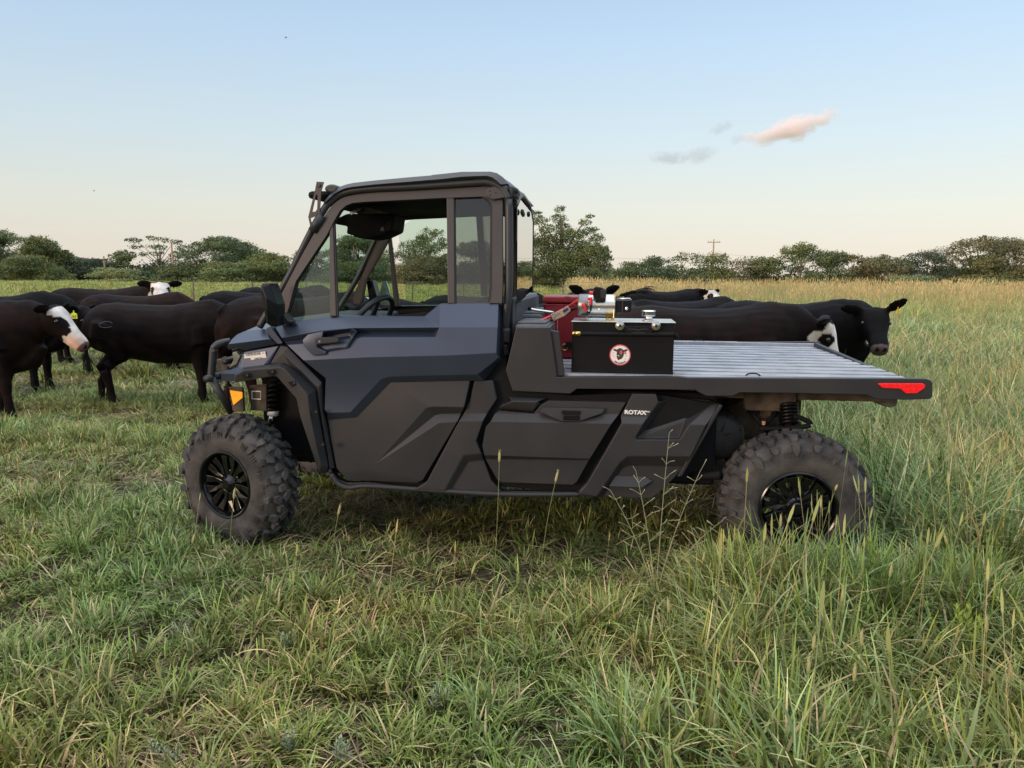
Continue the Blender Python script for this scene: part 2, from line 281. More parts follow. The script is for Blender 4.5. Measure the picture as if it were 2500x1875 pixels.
# ---------------------------------------------------------------- trees, hedge, poles, fence
crown_mat = leafmat('crown_leaves', transl=.2, rough=.6, patch=(.25, (1.12, 1.05, .85), (.9, 1.0, 1.05)), objrand=.12)
bark_mat = mat('bark', (.16, .12, .09), .9, noise=.3, nscale=6, bump=.4, bscale=12)
pole_mat = mat('pole_wood', (.42, .26, .18), .85, noise=.2, nscale=5)
wire_mat = mat('wire', (.12, .11, .11), .6, metal=.6)
def tubes(segs, k=6):
    """list of polylines [(p, r), ...] -> tapered tubes in one mesh"""
    V, Fc = [], []
    for pl in segs:
        P = [np.array(p, float) for p, _ in pl]; b0 = len(V)
        for i, (p, r_) in enumerate(pl):
            d = P[min(i+1, len(P)-1)]-P[max(i-1, 0)]; d /= (np.linalg.norm(d)+1e-9); a = np.array([0, 0, 1.]) if abs(d[2]) < .9 else np.array([1., 0, 0])
            u = np.cross(d, a); u /= np.linalg.norm(u); v = np.cross(d, u)
            for j in range(k): t = 2*pi*j/k; V.append(P[i]+r_*(cos(t)*u+sin(t)*v))
        for i in range(len(pl)-1):
            for j in range(k): a_, b_ = b0+i*k+j, b0+i*k+(j+1) % k; Fc.append([a_, b_, b_+k, a_+k])
    return np.array(V), np.array(Fc)
def leaves(cl, per, size, cols, seed):
    """cl: clumps (x, y, z, rx, ry, rz, tone)"""
    g = np.random.default_rng(seed); V, K = [], []
    for (x, y, z, rx, ry, rz, tone) in cl:
        n = max(12, int(per*rx*rz*3.2)); d = g.normal(size=(n, 3)); d /= np.linalg.norm(d, axis=1)[:, None]; rr = g.uniform(.25, 1.0, n)**.5*(1+.22*g.normal(size=n).clip(-1, 1.6))
        P = np.array([x, y, z])+d*rr[:, None]*np.array([rx, ry, rz]); nrm = d+g.normal(size=(n, 3))*.7; nrm /= np.linalg.norm(nrm, axis=1)[:, None]
        a = np.cross(nrm, g.normal(size=(n, 3))); a /= np.linalg.norm(a, axis=1)[:, None]; b = np.cross(nrm, a); s = size*g.uniform(.55, 1.35, n)[:, None]
        q = np.stack([P-a*s*.5-b*s*.18, P-b*s*.42+a*s*.1, P+a*s*.55, P+b*s*.40], 1); V.append(q.reshape(-1, 3))
        c = np.array(cols[tone])[None]*g.uniform(.6, 1.35, (n, 1)); K.append(np.repeat(c, 4, 0))
    V = np.concatenate(V); K = np.concatenate(K); return V, np.arange(len(V)).reshape(-1, 4), K
TONES = {'olive': [(.085, .105, .038), (.115, .125, .045), (.07, .09, .036)], 'green': [(.068, .088, .040), (.090, .112, .048), (.058, .078, .038)],
         'dark': [(.044, .060, .036), (.058, .074, .042), (.038, .052, .034)], 'brown': [(.115, .10, .05), (.13, .12, .055), (.085, .085, .042)], 'pale': [(.15, .17, .07), (.18, .19, .085), (.12, .14, .06)]}
def tree(px, top, wpx, dist, label, style='round', tone='olive', cat='tree', name='tree', group=None, clumps=None, base_px=None, seed=None):
    seed = seed if seed is not None else int(px*7+top); g = np.random.default_rng(seed)
    bp = at_depth(px, 700, dist); bx, by = bp[0], bp[1]; ht = at_depth(px, top, dist)[2]; wd = wpx/F_PX*dist*(1.22 if px < 1300 else 1.05 if px < 1480 else 1.7); ht *= 1.0 if px < 1480 else 1.07
    root = empty(name, (bx, by, 0)); tag(root, label, cat, group)
    cl = []; segs = [[((0, 0, -.1), .03*ht*.9), ((g.normal()*.1, 0, ht*.3), .022*ht), ((g.normal()*.25, 0, ht*.62), .012*ht), ((g.normal()*.3, 0, ht*.9), .004*ht)]]
    if clumps:
        for (u, v, ru, rv) in clumps: cl.append((u*wd, g.normal()*wd*.12, v*ht, ru*wd, ru*wd, rv*ht, g.integers(3)))
    else:
        if style == 'round': n, z0 = 40, .06
        elif style == 'open': n, z0 = 38, .10
        else: n, z0 = 34, .05
        for i in range(n):
            a = g.uniform(0, 2*pi); r_ = g.uniform(.1, 1)**.6; zz = g.uniform(0, 1)
            env = {'round': sin(pi*min(1, (zz*.72+.24)))**.6, 'open': .35+.62*sin(pi*min(1, zz*.72+.2)), 'hedge': (1-zz*.55)}[style]
            rr = {'round': .16, 'open': .125, 'hedge': .17}[style]*g.uniform(.7, 1.3)
            x_ = cos(a)*r_*.43*env*wd; y_ = sin(a)*r_*.43*env*wd; z_ = (z0+zz*(1-z0-rr*.55))*ht
            cl.append((x_, y_, z_, rr*wd, rr*wd, rr*ht*(.62 if style == 'open' else .8), g.integers(3)))
        cl.append((0, 0, ht*.88, .16*wd, .16*wd, .12*ht, 1))
        if px > 1480:
            for i in range(14): cl.append((g.uniform(-.5, .5)*wd, g.uniform(-.2, .2)*wd, g.uniform(.08, .42)*ht, .13*wd, .12*wd, .14*ht, g.integers(3)))
    for c in cl[:14]: s = (c[0]*.1, c[1]*.1, min(c[2]*.55, ht*.5)); segs.append([(s, .009*ht), ((c[0]*.6, c[1]*.6, c[2]*.85), .006*ht), ((c[0], c[1], c[2]), .002*ht)])
    # twig fringe: small clumps break the outline
    for c in list(cl):
        for _ in range(3):
            d = g.normal(size=3); d /= np.linalg.norm(d); d[2] = abs(d[2])*.9-.1
            cl.append((c[0]+d[0]*c[3]*1.05, c[1]+d[1]*c[4]*1.05, max(.1, min(ht*1.0, c[2]+d[2]*c[5]*1.15)), c[3]*.34, c[4]*.34, c[5]*.36, g.integers(3)))
    per = {'round': 26, 'open': 24, 'hedge': 24}[style]*(100/dist)**1.2*5.2*(1.7 if clumps and px > 1000 else 1.0); V, Fc, K = leaves(cl, per, .17*dist/100, [tuple(1.5*v for v in t_) for t_ in TONES[tone]], seed)
    V[:, 2] = np.maximum(V[:, 2], .02)
    link('crown', np_mesh('crown', V, Fc, K), crown_mat, root); tv, tf = tubes(segs); link('trunk', np_mesh('trunk', tv, tf), bark_mat, root, smooth=True)
    return root
GR = 'trees along the far edge of the pasture'
tree(10, 566, 120, 122, 'tall dense green tree at the far left end of the tree line', 'round', 'green', group=GR)
tree(105, 578, 105, 118, 'rounded two-humped olive tree, second from the left end of the tree line', 'round', 'olive', group=GR)
tree(70, 622, 150, 110, 'broad low olive bush in front of the leftmost trees', 'hedge', 'olive', 'bush', 'bush', GR)
tree(158, 612, 60, 120, 'small pointed olive tree right of the two-humped tree', 'round', 'olive', group=GR)
tree(205, 630, 140, 121, 'low very dark bluish tree between the left trees and the open-branched ones', 'hedge', 'dark', group=GR)
tree(262, 640, 60, 124, 'small dark bushy tree beside the broken grey post', 'hedge', 'dark', group=GR)
tree(303, 610, 82, 120, 'smaller open-branched tree left of the leaning utility pole', 'open', 'green', group=GR)
tree(392, 577, 118, 122, 'taller open-branched tree right behind the leaning utility pole', 'open', 'green', group=GR, clumps=[(-.30, .90, .12, .07), (-.16, .96, .11, .06), (.05, .93, .10, .06), (.22, .88, .10, .06), (.33, .76, .09, .06), (-.36, .76, .1, .05), (-.1, .78, .13, .06), (.12, .74, .12, .06), (.36, .60, .1, .07), (-.05, .62, .12, .06), (-.26, .60, .09, .05), (.2, .52, .12, .09), (.42, .46, .08, .07), (0, .42, .12, .08), (.1, .25, .2, .14), (-.2, .2, .16, .12), (.35, .25, .14, .14)])
tree(285, 655, 125, 108, 'wide pale green shrub below the smaller open-branched tree', 'hedge', 'pale', 'shrub', 'shrub', GR)
tree(352, 662, 70, 112, 'small dark green shrub between the two open-branched trees', 'hedge', 'green', 'shrub', 'shrub', GR)
tree(425, 655, 110, 110, 'olive shrub just right of the leaning utility pole foot', 'hedge', 'olive', 'shrub', 'shrub', GR)
tree(545, 578, 178, 112, 'big round green tree left of the cab, widest in the line', 'round', 'green', group=GR)
tree(560, 640, 190, 104, 'low olive bush at the foot of the big round tree', 'hedge', 'olive', 'bush', 'bush', GR)
tree(668, 618, 130, 108, 'lighter olive tree half hidden by the windscreen pillar', 'round', 'olive', group=GR)
tree(770, 606, 110, 110, 'sparse tree seen through the narrow front vent window', 'open', 'green', group=GR)
tree(880, 575, 150, 105, 'broad dark tree seen through the front of the side window', 'round', 'green', group=GR)
tree(870, 640, 190, 100, 'low green bush under the broad tree seen through the side window', 'hedge', 'green', 'bush', 'bush', GR)
tree(1045, 558, 125, 98, 'tall olive tree framed by the middle of the side window', 'open', 'olive', group=GR)
tree(1040, 620, 160, 94, 'brownish bush below the tall tree framed by the side window', 'hedge', 'brown', 'bush', 'bush', GR)
tree(1165, 590, 110, 98, 'round dark tree seen through the rear quarter window', 'round', 'green', group=GR)
tree(1255, 645, 80, 98, 'small sparse tree seen through the rear glass of the cab', 'open', 'olive', group=GR)
tree(1375, 505, 200, 78, 'tallest tree, loose ragged crown rising directly behind the red box', 'open', 'olive', group=GR, seed=5,
     clumps=[(-.38, .93, .10, .05), (-.30, .83, .12, .06), (-.06, .96, .07, .045), (-.05, .86, .10, .06), (.0, .76, .12, .06), (.22, .80, .07, .045), (.28, .88, .05, .03), (.30, .72, .10, .05), (-.2, .72, .1, .06), (-.42, .66, .12, .07), (.12, .66, .14, .07), (.36, .62, .10, .06), (-.12, .56, .18, .09), (.2, .52, .16, .09), (.42, .50, .09, .07), (-.35, .48, .17, .10), (.0, .42, .22, .11), (.32, .36, .14, .10), (-.25, .3, .22, .12), (.15, .24, .24, .12), (0, .64, .16, .09), (-.22, .60, .13, .09), (.1, .34, .2, .12), (-.1, .2, .25, .12), (.26, .5, .12, .1), (-.3, .56, .12, .08), (-.4, .2, .15, .12), (.4, .16, .14, .1), (0, .12, .28, .1), (-.42, .34, .14, .1), (.38, .26, .16, .1), (-.15, .44, .18, .1), (.25, .44, .14, .09), (.0, .3, .24, .12), (-.35, .1, .2, .1), (.35, .08, .2, .1)])
tree(1470, 598, 66, 74, 'slim tree leaning away to the right of the tallest tree', 'open', 'green', group=GR)
tree(1440, 655, 110, 70, 'dark scrubby bush between the tallest tree and the hedge', 'hedge', 'green', 'bush', 'bush', GR)
H = 'hedge trees on the right'
for (px, top, wp, st, tn, lb) in [(1530, 642, 80, 'hedge', 'olive', 'short pale hedge tree, first of the hedge right of the tallest tree'), (1600, 634, 92, 'hedge', 'green', 'dark green hedge tree, second of the hedge right of the tallest tree'),
    (1672, 622, 86, 'open', 'green', 'feathery hedge tree just left of the distant utility pole with a crossarm'), (1742, 621, 84, 'open', 'olive', 'feathery hedge tree directly in front of the distant utility pole with a crossarm'),
    (1808, 634, 84, 'open', 'brown', 'thin brownish hedge tree right of the distant utility pole'), (1870, 634, 76, 'hedge', 'olive', 'low hedge tree left of the higher domed tree in the right hedge'),
    (1950, 602, 116, 'open', 'olive', 'higher domed airy tree in the middle of the right hedge'), (2022, 622, 84, 'hedge', 'green', 'green hedge tree at the right shoulder of the domed airy tree'),
    (2082, 625, 70, 'open', 'brown', 'narrow open hedge tree behind the facing black cow'), (2140, 630, 96, 'round', 'brown', 'rounded brownish hedge tree right of the narrow open one'),
    (2200, 636, 70, 'hedge', 'green', 'low dark gap-filling tree between two brownish hedge trees'), (2262, 617, 110, 'open', 'dark', 'dark spiky hedge tree left of the tallest tree of the right end'),
    (2372, 586, 120, 'open', 'brown', 'tall brownish tree near the right edge of the photo'), (2465, 592, 120, 'round', 'brown', 'wide brownish tree at the right edge of the photo'),
    (2390, 630, 110, 'round', 'olive', 'lower olive tree below the two tall brownish trees at the right')]:
    tree(px, top, wp, 58, lb, st, tn, group=H)
tree(2225, 676, 130, 54, 'pale low shrub in front of the dark spiky hedge tree', 'hedge', 'pale', 'shrub', 'shrub', H)
tree(2420, 672, 150, 54, 'low olive shrub at the foot of the right end trees', 'hedge', 'olive', 'shrub', 'shrub', H)
def far_wood():
    g = np.random.default_rng(3); cl = []
    for i in range(300):
        x = -105+i*.72; y = np.interp(x, [-100, -60, -4, 6, 14, 110], [134, 128, 106, 84, 62, 62])+g.uniform(0, 3); h = g.uniform(1.6, 2.9)*(1.15 if x < 5 else .66)
        cl.append((x, y, h*.45, 1.1, .9, h*.55, g.integers(3)))
    V, Fc, K = leaves(cl, 34, .40, TONES['dark'], 4); V[:, 2] = np.maximum(V[:, 2], .02); tag(link('undergrowth', np_mesh('undergrowth', V, Fc, K), crown_mat), kind='stuff')
far_wood()
def back_wood():
    g = np.random.default_rng(8); cl = []
    for i in range(260):
        x = -190+i*1.5; cl.append((x, -150+g.uniform(-4, 4), 0, 3.2, 2.5, g.uniform(7, 12.5)*(1+.25*sin(x*.05)), g.integers(3)))
    V, Fc, K = leaves(cl, 5, 1.5, TONES['dark'], 9); V[:, 2] = np.maximum(V[:, 2], .02); tag(link('far_woodland', np_mesh('far_woodland', V, Fc, K), crown_mat), kind='stuff')
back_wood()
def util_pole(px, top, dist, label, lean=0, arm=True, base=None):
    b = at_depth(px, 700, dist); h = at_depth(px, top, dist)[2]; root = empty('utility_pole', (b[0], b[1], 0)); tag(root, label, 'utility pole')
    V, Fc = tubes([[((0, 0, -.2), .17), ((lean*h*.5, 0, h*.5), .14), ((lean*h, 0, h), .10)]], 10); link('pole', np_mesh('pole', V, Fc), pole_mat, root, smooth=True)
    if arm:
        bm = bmesh.new(); bmesh.ops.create_cube(bm, size=1, matrix=Matrix.Translation((lean*h*.92, -.16, h*.93)) @ Matrix.Diagonal((2.3, .12, .12, 1))); me = D.meshes.new('crossarm'); bm.to_mesh(me); link('crossarm', me, pole_mat, root)
        for sx in (-1.0, -.55, .55, 1.0): V, Fc = tubes([[((lean*h*.92+sx, -.16, h*.93+.04), .05), ((lean*h*.92+sx, -.16, h*.93+.28), .035)]], 6); link('insulator', np_mesh('insulator', V, Fc), bark_mat, root)
    return b, h
util_pole(1738, 584, 140, 'distant thin wooden utility pole with a crossarm above the right hedge')
util_pole(427, 590, 112, 'reddish wooden utility pole leaning slightly in front of the open-branched tree', lean=-.03, arm=False)
util_pole(260, 625, 118, 'short broken grey post sticking up between the left trees', lean=-.03, arm=False)
util_pole(866, 600, 104, 'wooden pole glimpsed through the side window of the cab', arm=False)
def wire(px0, y0, px1, y1, dist, sag, label):
    a, b = at_depth(px0, y0, dist), at_depth(px1, y1, dist*1.05); pts = [(a*(1-t)+b*t-np.array([0, 0, sag*4*t*(1-t)]), .012) for t in np.linspace(0, 1, 25)]; V, Fc = tubes([pts], 4)
    tag(link('power_line', np_mesh('power_line', V, Fc), wire_mat), label, 'power line')
wire(1470, 628, 1738, 618, 140, .6, 'thin sagging wire running left from the distant pole'); wire(1738, 618, 2480, 642, 140, .8, 'thin sagging wire running right from the distant pole')
def fence():
    g = np.random.default_rng(11); root = empty('wire_fence', (0, 0, 0)); tag(root, 'low barbed wire fence with thin weathered posts crossing the pasture behind the cattle', 'fence')
    X = [-16, -13.2, -10.6, -8.0, -5.3, -2.6, 0.1, 2.8, 5.6, 8.4, 11.2]; me0 = None
    for i, x in enumerate(X):
        y = 42+.2*x
        if me0 is None: V, Fc = tubes([[((0, 0, -.2), .045), ((.01, 0, 1.15), .04)]], 7); me0 = np_mesh('post', V, Fc); me0.materials.append(bark_mat)
        o = D.objects.new('post', me0); C.objects.link(o); o.parent = root; o.location = (x, y, 0); o.rotation_euler = (g.normal()*.04, g.normal()*.05, g.uniform(0, 3)); o.scale = (1, 1, g.uniform(.9, 1.05))
    for z in (.35, .62, .88, 1.08):
        V, Fc = tubes([[((x, 42+.2*x-.05, z+g.normal()*.012), .006) for x in np.linspace(-16, 11.2, 30)]], 4); link('barbed_wire', np_mesh('barbed_wire', V, Fc), wire_mat, root)
fence()
def cloud(px, py, wpx, hpx, dist, tilt, label, dens, seed, name='cloud', thr=-.55, vc=(.98, .88, .84)):
    c = at_depth(px, py, dist); W_, H_ = wpx/F_PX*dist*.5, hpx/F_PX*dist*.5
    bm = bmesh.new(); bmesh.ops.create_icosphere(bm, subdivisions=4, radius=1)
    me = D.meshes.new(name); bm.to_mesh(me); m = D.materials.new('vapour'); m.use_nodes = True; n, l = m.node_tree.nodes, m.node_tree.links; n.remove(n['Principled BSDF']); v = n.new('ShaderNodeVolumePrincipled'); l.new(v.outputs[0], n['Material Output'].inputs['Volume'])
    v.inputs['Color'].default_value = (*vc, 1); v.inputs['Anisotropy'].default_value = .1  # pink sunlight is tinted into the main cloud's vapour, shaded grey into the wisps'
    t = n.new('ShaderNodeTexCoord'); nz = n.new('ShaderNodeTexNoise'); nz.noise_dimensions = '4D'; nz.inputs['W'].default_value = seed; nz.inputs['Scale'].default_value = 1.5; nz.inputs['Detail'].default_value = 7; nz.inputs['Roughness'].default_value = .62
    mpn = n.new('ShaderNodeMapping'); mpn.inputs['Scale'].default_value = (2.2, 1, 1.0); l.new(t.outputs['Object'], mpn.inputs[0]); l.new(mpn.outputs[0], nz.inputs['Vector'])
    ln = n.new('ShaderNodeVectorMath'); ln.operation = 'LENGTH'; l.new(t.outputs['Object'], ln.inputs[0])
    s = n.new('ShaderNodeMath'); s.operation = 'MULTIPLY_ADD'; l.new(nz.outputs[0], s.inputs[0]); s.inputs[1].default_value = 2.3; s.inputs[2].default_value = thr
    s2 = n.new('ShaderNodeMath'); s2.operation = 'SUBTRACT'; l.new(s.outputs[0], s2.inputs[0]); l.new(ln.outputs['Value'], s2.inputs[1])
    s3 = n.new('ShaderNodeMapRange'); l.new(s2.outputs[0], s3.inputs[0]); s3.inputs[1].default_value = 0; s3.inputs[2].default_value = .45; s3.inputs[3].default_value = 0; s3.inputs[4].default_value = dens; l.new(s3.outputs[0], v.inputs['Density'])
    o = link(name, me, m); o.location = c; o.scale = (W_, W_*.45, H_); o.rotation_euler = (0, -R(tilt), 0); tag(o, label, 'cloud'); return o
cloud(1925, 316, 340, 84, 700, 16, 'small puffy cloud lit pink by the low sun', .16, 1.3)
cloud(1632, 385, 110, 40, 700, 2, 'flat grey wisp of cloud, lowest on the left of the pink cloud', .055, 4.1, thr=-.25, vc=(.62, .66, .72))
cloud(1708, 378, 110, 46, 700, 15, 'thin grey wisp of cloud just right of the lowest flat one', .04, 7.7, thr=-.25, vc=(.62, .66, .72))
cloud(1762, 312, 76, 32, 700, 22, 'tiny grey wisp of cloud up and left of the pink cloud', .045, 9.2, thr=-.2, vc=(.62, .66, .72))
cloud(1801, 340, 48, 26, 700, 20, 'tiniest grey wisp of cloud touching the left end of the pink cloud', .055, 2.2, thr=-.2, vc=(.62, .66, .72))

def bird(px, py, dist, span, label):
    c = at_depth(px, py, dist); root = empty('bird', c, .4); tag(root, label, 'bird'); V, Fc = tubes([[((-.22, 0, 0), .01), ((-.1, 0, 0), .05), ((.08, 0, .01), .045), ((.2, 0, .03), .012)]], 8); link('body', np_mesh('body', V, Fc), wire_mat, root, smooth=True)
    for s_ in (-1, 1):
        V = [(-.07, 0, .02), (.07, 0, .02), (.05, s_*span*.5, .10), (-.05, s_*span*.5, .10), (-.04, s_*span, .02), (-.07, 0, .0), (.07, 0, .0), (.05, s_*span*.5, .085), (-.05, s_*span*.5, .085)]
        me = D.meshes.new('wing'); me.from_pydata(V, [], [(0, 1, 2, 3), (3, 2, 4), (5, 8, 7, 6), (8, 4, 7), (0, 3, 8, 5), (1, 6, 7, 2), (2, 7, 4), (3, 4, 8), (0, 5, 6, 1)]); me.update(); link('wing', me, wire_mat, root)
bird(698, 92, 130, .55, 'tiny dark bird flying high in the sky above the front of the cab')
bird(230, 466, 150, .5, 'tiny dark bird low in the sky over the left tree line')
# ---------------------------------------------------------------- utility vehicle
paint = mat('satin_paint', (.040, .054, .086), .36, metal=.40, noise=.05, nscale=3, coat=.12, bump=.02, bscale=300)
plastic = mat('moulded_plastic', (.022, .023, .026), .48, spec=.36, col2=(.031, .030, .031), nscale=3, bump=.10, bscale=260)
plastic_d = mat('dark_plastic', (.013, .013, .015), .55, noise=.2, nscale=9, bump=.1, bscale=200)
frame_m = mat('powder_coat', (.048, .042, .040), .45, metal=.15, noise=.08, nscale=6, bump=.05, bscale=400)
tube_m = mat('cage_tube', (.030, .032, .036), .45, metal=.2, noise=.12, nscale=8)
roof_m = mat('roof_plastic', (.045, .050, .058), .42, noise=.08, nscale=5, bump=.08, bscale=250)
rubber_seal = mat('rubber_seal', (.012, .012, .013), .6)
rubber = mat('tyre_rubber', (.026, .026, .027), .78, noise=.22, nscale=9, bump=.3, bscale=90, col2=(.082, .076, .071), spec=.3)
rim_m = mat('gloss_black', (.004, .004, .005), .16, spec=.45)
chrome = mat('chrome', (.75, .75, .76), .08, metal=1)
zinc = mat('zinc_steel', (.56, .56, .53), .24, metal=1, noise=.15, nscale=12)
brass = mat('brass', (.72, .50, .16), .28, metal=1)
white_m = mat('white_print', (.78, .78, .77), .5)
grime = mat('dusty_underbody', (.066, .052, .040), .85, noise=.5, nscale=14, bump=.3, bscale=60)
black_m = mat('matt_black', (.006, .006, .007), .7, spec=.2, noise=.2, nscale=10)
black_s = mat('black_paint', (.005, .005, .006), .38, noise=.15, nscale=5, spec=.25)
alu_d = mat('bed_plastic_dark', (.075, .080, .088), .42, noise=.2, nscale=9, bump=.1, bscale=80)
alu = mat('bed_plastic', (.27, .285, .31), .38, noise=.22, nscale=7, bump=.12, bscale=60, spec=.6)
red_m = mat('red_box', (.24, .010, .018), .38, noise=.12, nscale=5, spec=.5)
redcap = mat('red_rubber', (.62, .02, .025), .35)
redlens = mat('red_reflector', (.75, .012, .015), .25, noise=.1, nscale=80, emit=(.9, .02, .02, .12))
orange = mat('amber_reflector', (.95, .36, .015), .3, noise=.08, nscale=60, emit=(1, .4, .02, .25))  # reflector's glow is added as weak emission
def glass_mat(name, tint, refl=1.0):
    m = D.materials.new(name); m.use_nodes = True; n, l = m.node_tree.nodes, m.node_tree.links; n.remove(n['Principled BSDF'])
    t = n.new('ShaderNodeBsdfTransparent'); t.inputs[0].default_value = (*tint, 1); g = n.new('ShaderNodeBsdfGlossy'); g.inputs['Roughness'].default_value = .02; fr = None
    lw = n.new('ShaderNodeNewGeometry'); dt = n.new('ShaderNodeVectorMath'); dt.operation = 'DOT_PRODUCT'; l.new(lw.outputs['Normal'], dt.inputs[0]); l.new(lw.outputs['Incoming'], dt.inputs[1])
    ab = n.new('ShaderNodeMath'); ab.operation = 'ABSOLUTE'; l.new(dt.outputs['Value'], ab.inputs[0]); om = n.new('ShaderNodeMath'); om.operation = 'SUBTRACT'; om.inputs[0].default_value = 1; l.new(ab.outputs[0], om.inputs[1])
    pw = n.new('ShaderNodeMath'); pw.operation = 'POWER'; l.new(om.outputs[0], pw.inputs[0]); pw.inputs[1].default_value = 5; fr = n.new('ShaderNodeMath'); fr.operation = 'MULTIPLY_ADD'; l.new(pw.outputs[0], fr.inputs[0]); fr.inputs[1].default_value = .96; fr.inputs[2].default_value = .04; fr.use_clamp = True
    ml = n.new('ShaderNodeMath'); ml.operation = 'MULTIPLY'; ml.use_clamp = True; ml.inputs[1].default_value = refl; l.new(fr.outputs[0], ml.inputs[0]); x = n.new('ShaderNodeMixShader'); l.new(ml.outputs[0], x.inputs[0]); l.new(t.outputs[0], x.inputs[1]); l.new(g.outputs[0], x.inputs[2]); l.new(x.outputs[0], n['Material Output'].inputs[0]); return m
glass = glass_mat('window_glass', (.86, .93, .89)); glass_dark = glass_mat('tinted_glass', (.62, .64, .60), 1.6)
W_ = 1.60   # width between the two outer rim planes
CR = {'A': (480, 680, 5.53), 'B': (700, 420, 5.53), 'C': (1000, 400, 5.53), 'D': (430, 980, 4.609), 'E': (1200, 660, 6.913), 'G': (1560, 900, 5.027), 'H': (800, 650, 4.9156),
      'I': (1500, 860, 2.765), 'J': (430, 780, 2.91), 'K': (900, 700, 3.0167), 'M': (1300, 650, 4.148), 'N': (1600, 780, 2.6764), 'O': (1300, 940, 5.53), 'Q': (1340, 690, 7.373), 'P': (0, 0, 1)}
_c = np.array([0, 0, CAMH])-TO; CL = np.array([_c@TX, _c@TY, _c[2]])
def lp(c, x, y, a, b=0.0):
    """surveyed photo point -> truck coordinates on the plane y = a + b z"""
    ox, oy, s = CR[c]; d = ray(ox+x/s, oy+y/s); dl = np.array([d@TX, d@TY, d[2]]); t = (a+b*CL[2]-CL[1])/(dl[1]-b*dl[2]); return CL+t*dl
def lz(c, x, y, z):
    ox, oy, s = CR[c]; d = ray(ox+x/s, oy+y/s); dl = np.array([d@TX, d@TY, d[2]]); t = (z-CL[2])/dl[2]; return CL+t*dl
utv = empty('utility_vehicle', TO, -TANG); tag(utv, 'dark blue-grey flatbed utility vehicle with enclosed cab and big knobbly tyres standing in the grass', 'utility vehicle')
def bev(o, w_=.004, seg=2, ang=28):
    if w_: m = o.modifiers.new('bevel', 'BEVEL'); m.width = w_; m.segments = seg; m.limit_method = 'ANGLE'; m.angle_limit = R(ang); m.harden_normals = False
    return o
def poly_mesh(name, V, Fs):
    me = D.meshes.new(name); me.from_pydata([tuple(map(float, v)) for v in V], [], Fs); me.update(); return me
def plate(name, pts, a, th, m, b=0.0, w_=.004, parent=None, smooth=False, seg=2):
    """pts: list of (crop, x, y) or a crop letter followed by pairs"""
    P_ = [lp(*p, a, b) for p in pts]; n = len(P_); Q = [p+np.array([0, th, 0]) for p in P_]
    o = link(name, poly_mesh(name, P_+Q, [list(range(n)), list(range(2*n-1, n-1, -1))]+[[i, i+n, (i+1) % n+n, (i+1) % n] for i in range(n)]), m, parent or utv)
    fixn(o.data); return bev(o, w_, seg)
def fixn(me):
    bm = bmesh.new(); bm.from_mesh(me); bmesh.ops.recalc_face_normals(bm, faces=bm.faces); bm.to_mesh(me); bm.free(); me.update()
def pl(c, *xy): return [(c, xy[i], xy[i+1]) for i in range(0, len(xy), 2)]
def facets(name, V, Fs, m, th=.03, w_=.003, parent=None, b=0.0):
    """sculpted panel: V {key: (crop, x, y, depth)}; solid behind"""
    keys = list(V); P_ = [lp(*V[k][:3], V[k][3], b) for k in keys]; ix = {k: i for i, k in enumerate(keys)}; me = poly_mesh(name, P_, [[ix[k] for k in f] for f in Fs])
    bm = bmesh.new(); bm.from_mesh(me); bmesh.ops.triangulate(bm, faces=[f for f in bm.faces if len(f.verts) > 4], ngon_method='BEAUTY'); bmesh.ops.recalc_face_normals(bm, faces=bm.faces)
    if sum(f.normal.y*f.calc_area() for f in bm.faces) > 0: bmesh.ops.reverse_faces(bm, faces=bm.faces)
    bound = [e for e in bm.edges if e.is_boundary]; r_ = bmesh.ops.extrude_edge_only(bm, edges=bound)
    for v in [g for g in r_['geom'] if isinstance(g, bmesh.types.BMVert)]: v.co.y += th
    bm.to_mesh(me); bm.free(); o = link(name, me, m, parent or utv, smooth=True); bev(o, w_, 2, 13); wn_ = o.modifiers.new('normals', 'WEIGHTED_NORMAL'); wn_.weight = 60; return o
def box(name, x0, x1, y0, y1, z0, z1, m, parent=None, w_=.004, tilt=0):
    bm = bmesh.new(); bmesh.ops.create_cube(bm, size=1, matrix=Matrix.Translation(((x0+x1)/2, (y0+y1)/2, (z0+z1)/2)) @ Matrix.Diagonal((x1-x0, y1-y0, z1-z0, 1)))
    me = D.meshes.new(name); bm.to_mesh(me); bm.free(); return bev(link(name, me, m, parent or utv), w_)
def pipe(name, pts, r_, m, parent=None, k=12, cap=True):
    pts = [np.array(p, float) for p in pts]; V, Fc = tubes([[(p, r_) for p in pts]], k); Fs = [list(f) for f in Fc]
    if cap: Fs += [list(range(k))[::-1], list(range(len(V)-k, len(V)))]
    o = link(name, poly_mesh(name, V, Fs), m, parent or utv, smooth=True); return o
def curve_pts(pts, n=6):
    """catmull-rom through the points"""
    P_ = [np.array(p, float) for p in pts]; P_ = [2*P_[0]-P_[1]]+P_+[2*P_[-1]-P_[-2]]; out = []
    for i in range(1, len(P_)-2):
        for k in range(n): t = k/n; a, b, c, d = P_[i-1:i+3]; out.append(.5*((2*b)+(-a+c)*t+(2*a-5*b+4*c-d)*t*t+(-a+3*b-3*c+d)*t**3))
    return out+[P_[-2]]
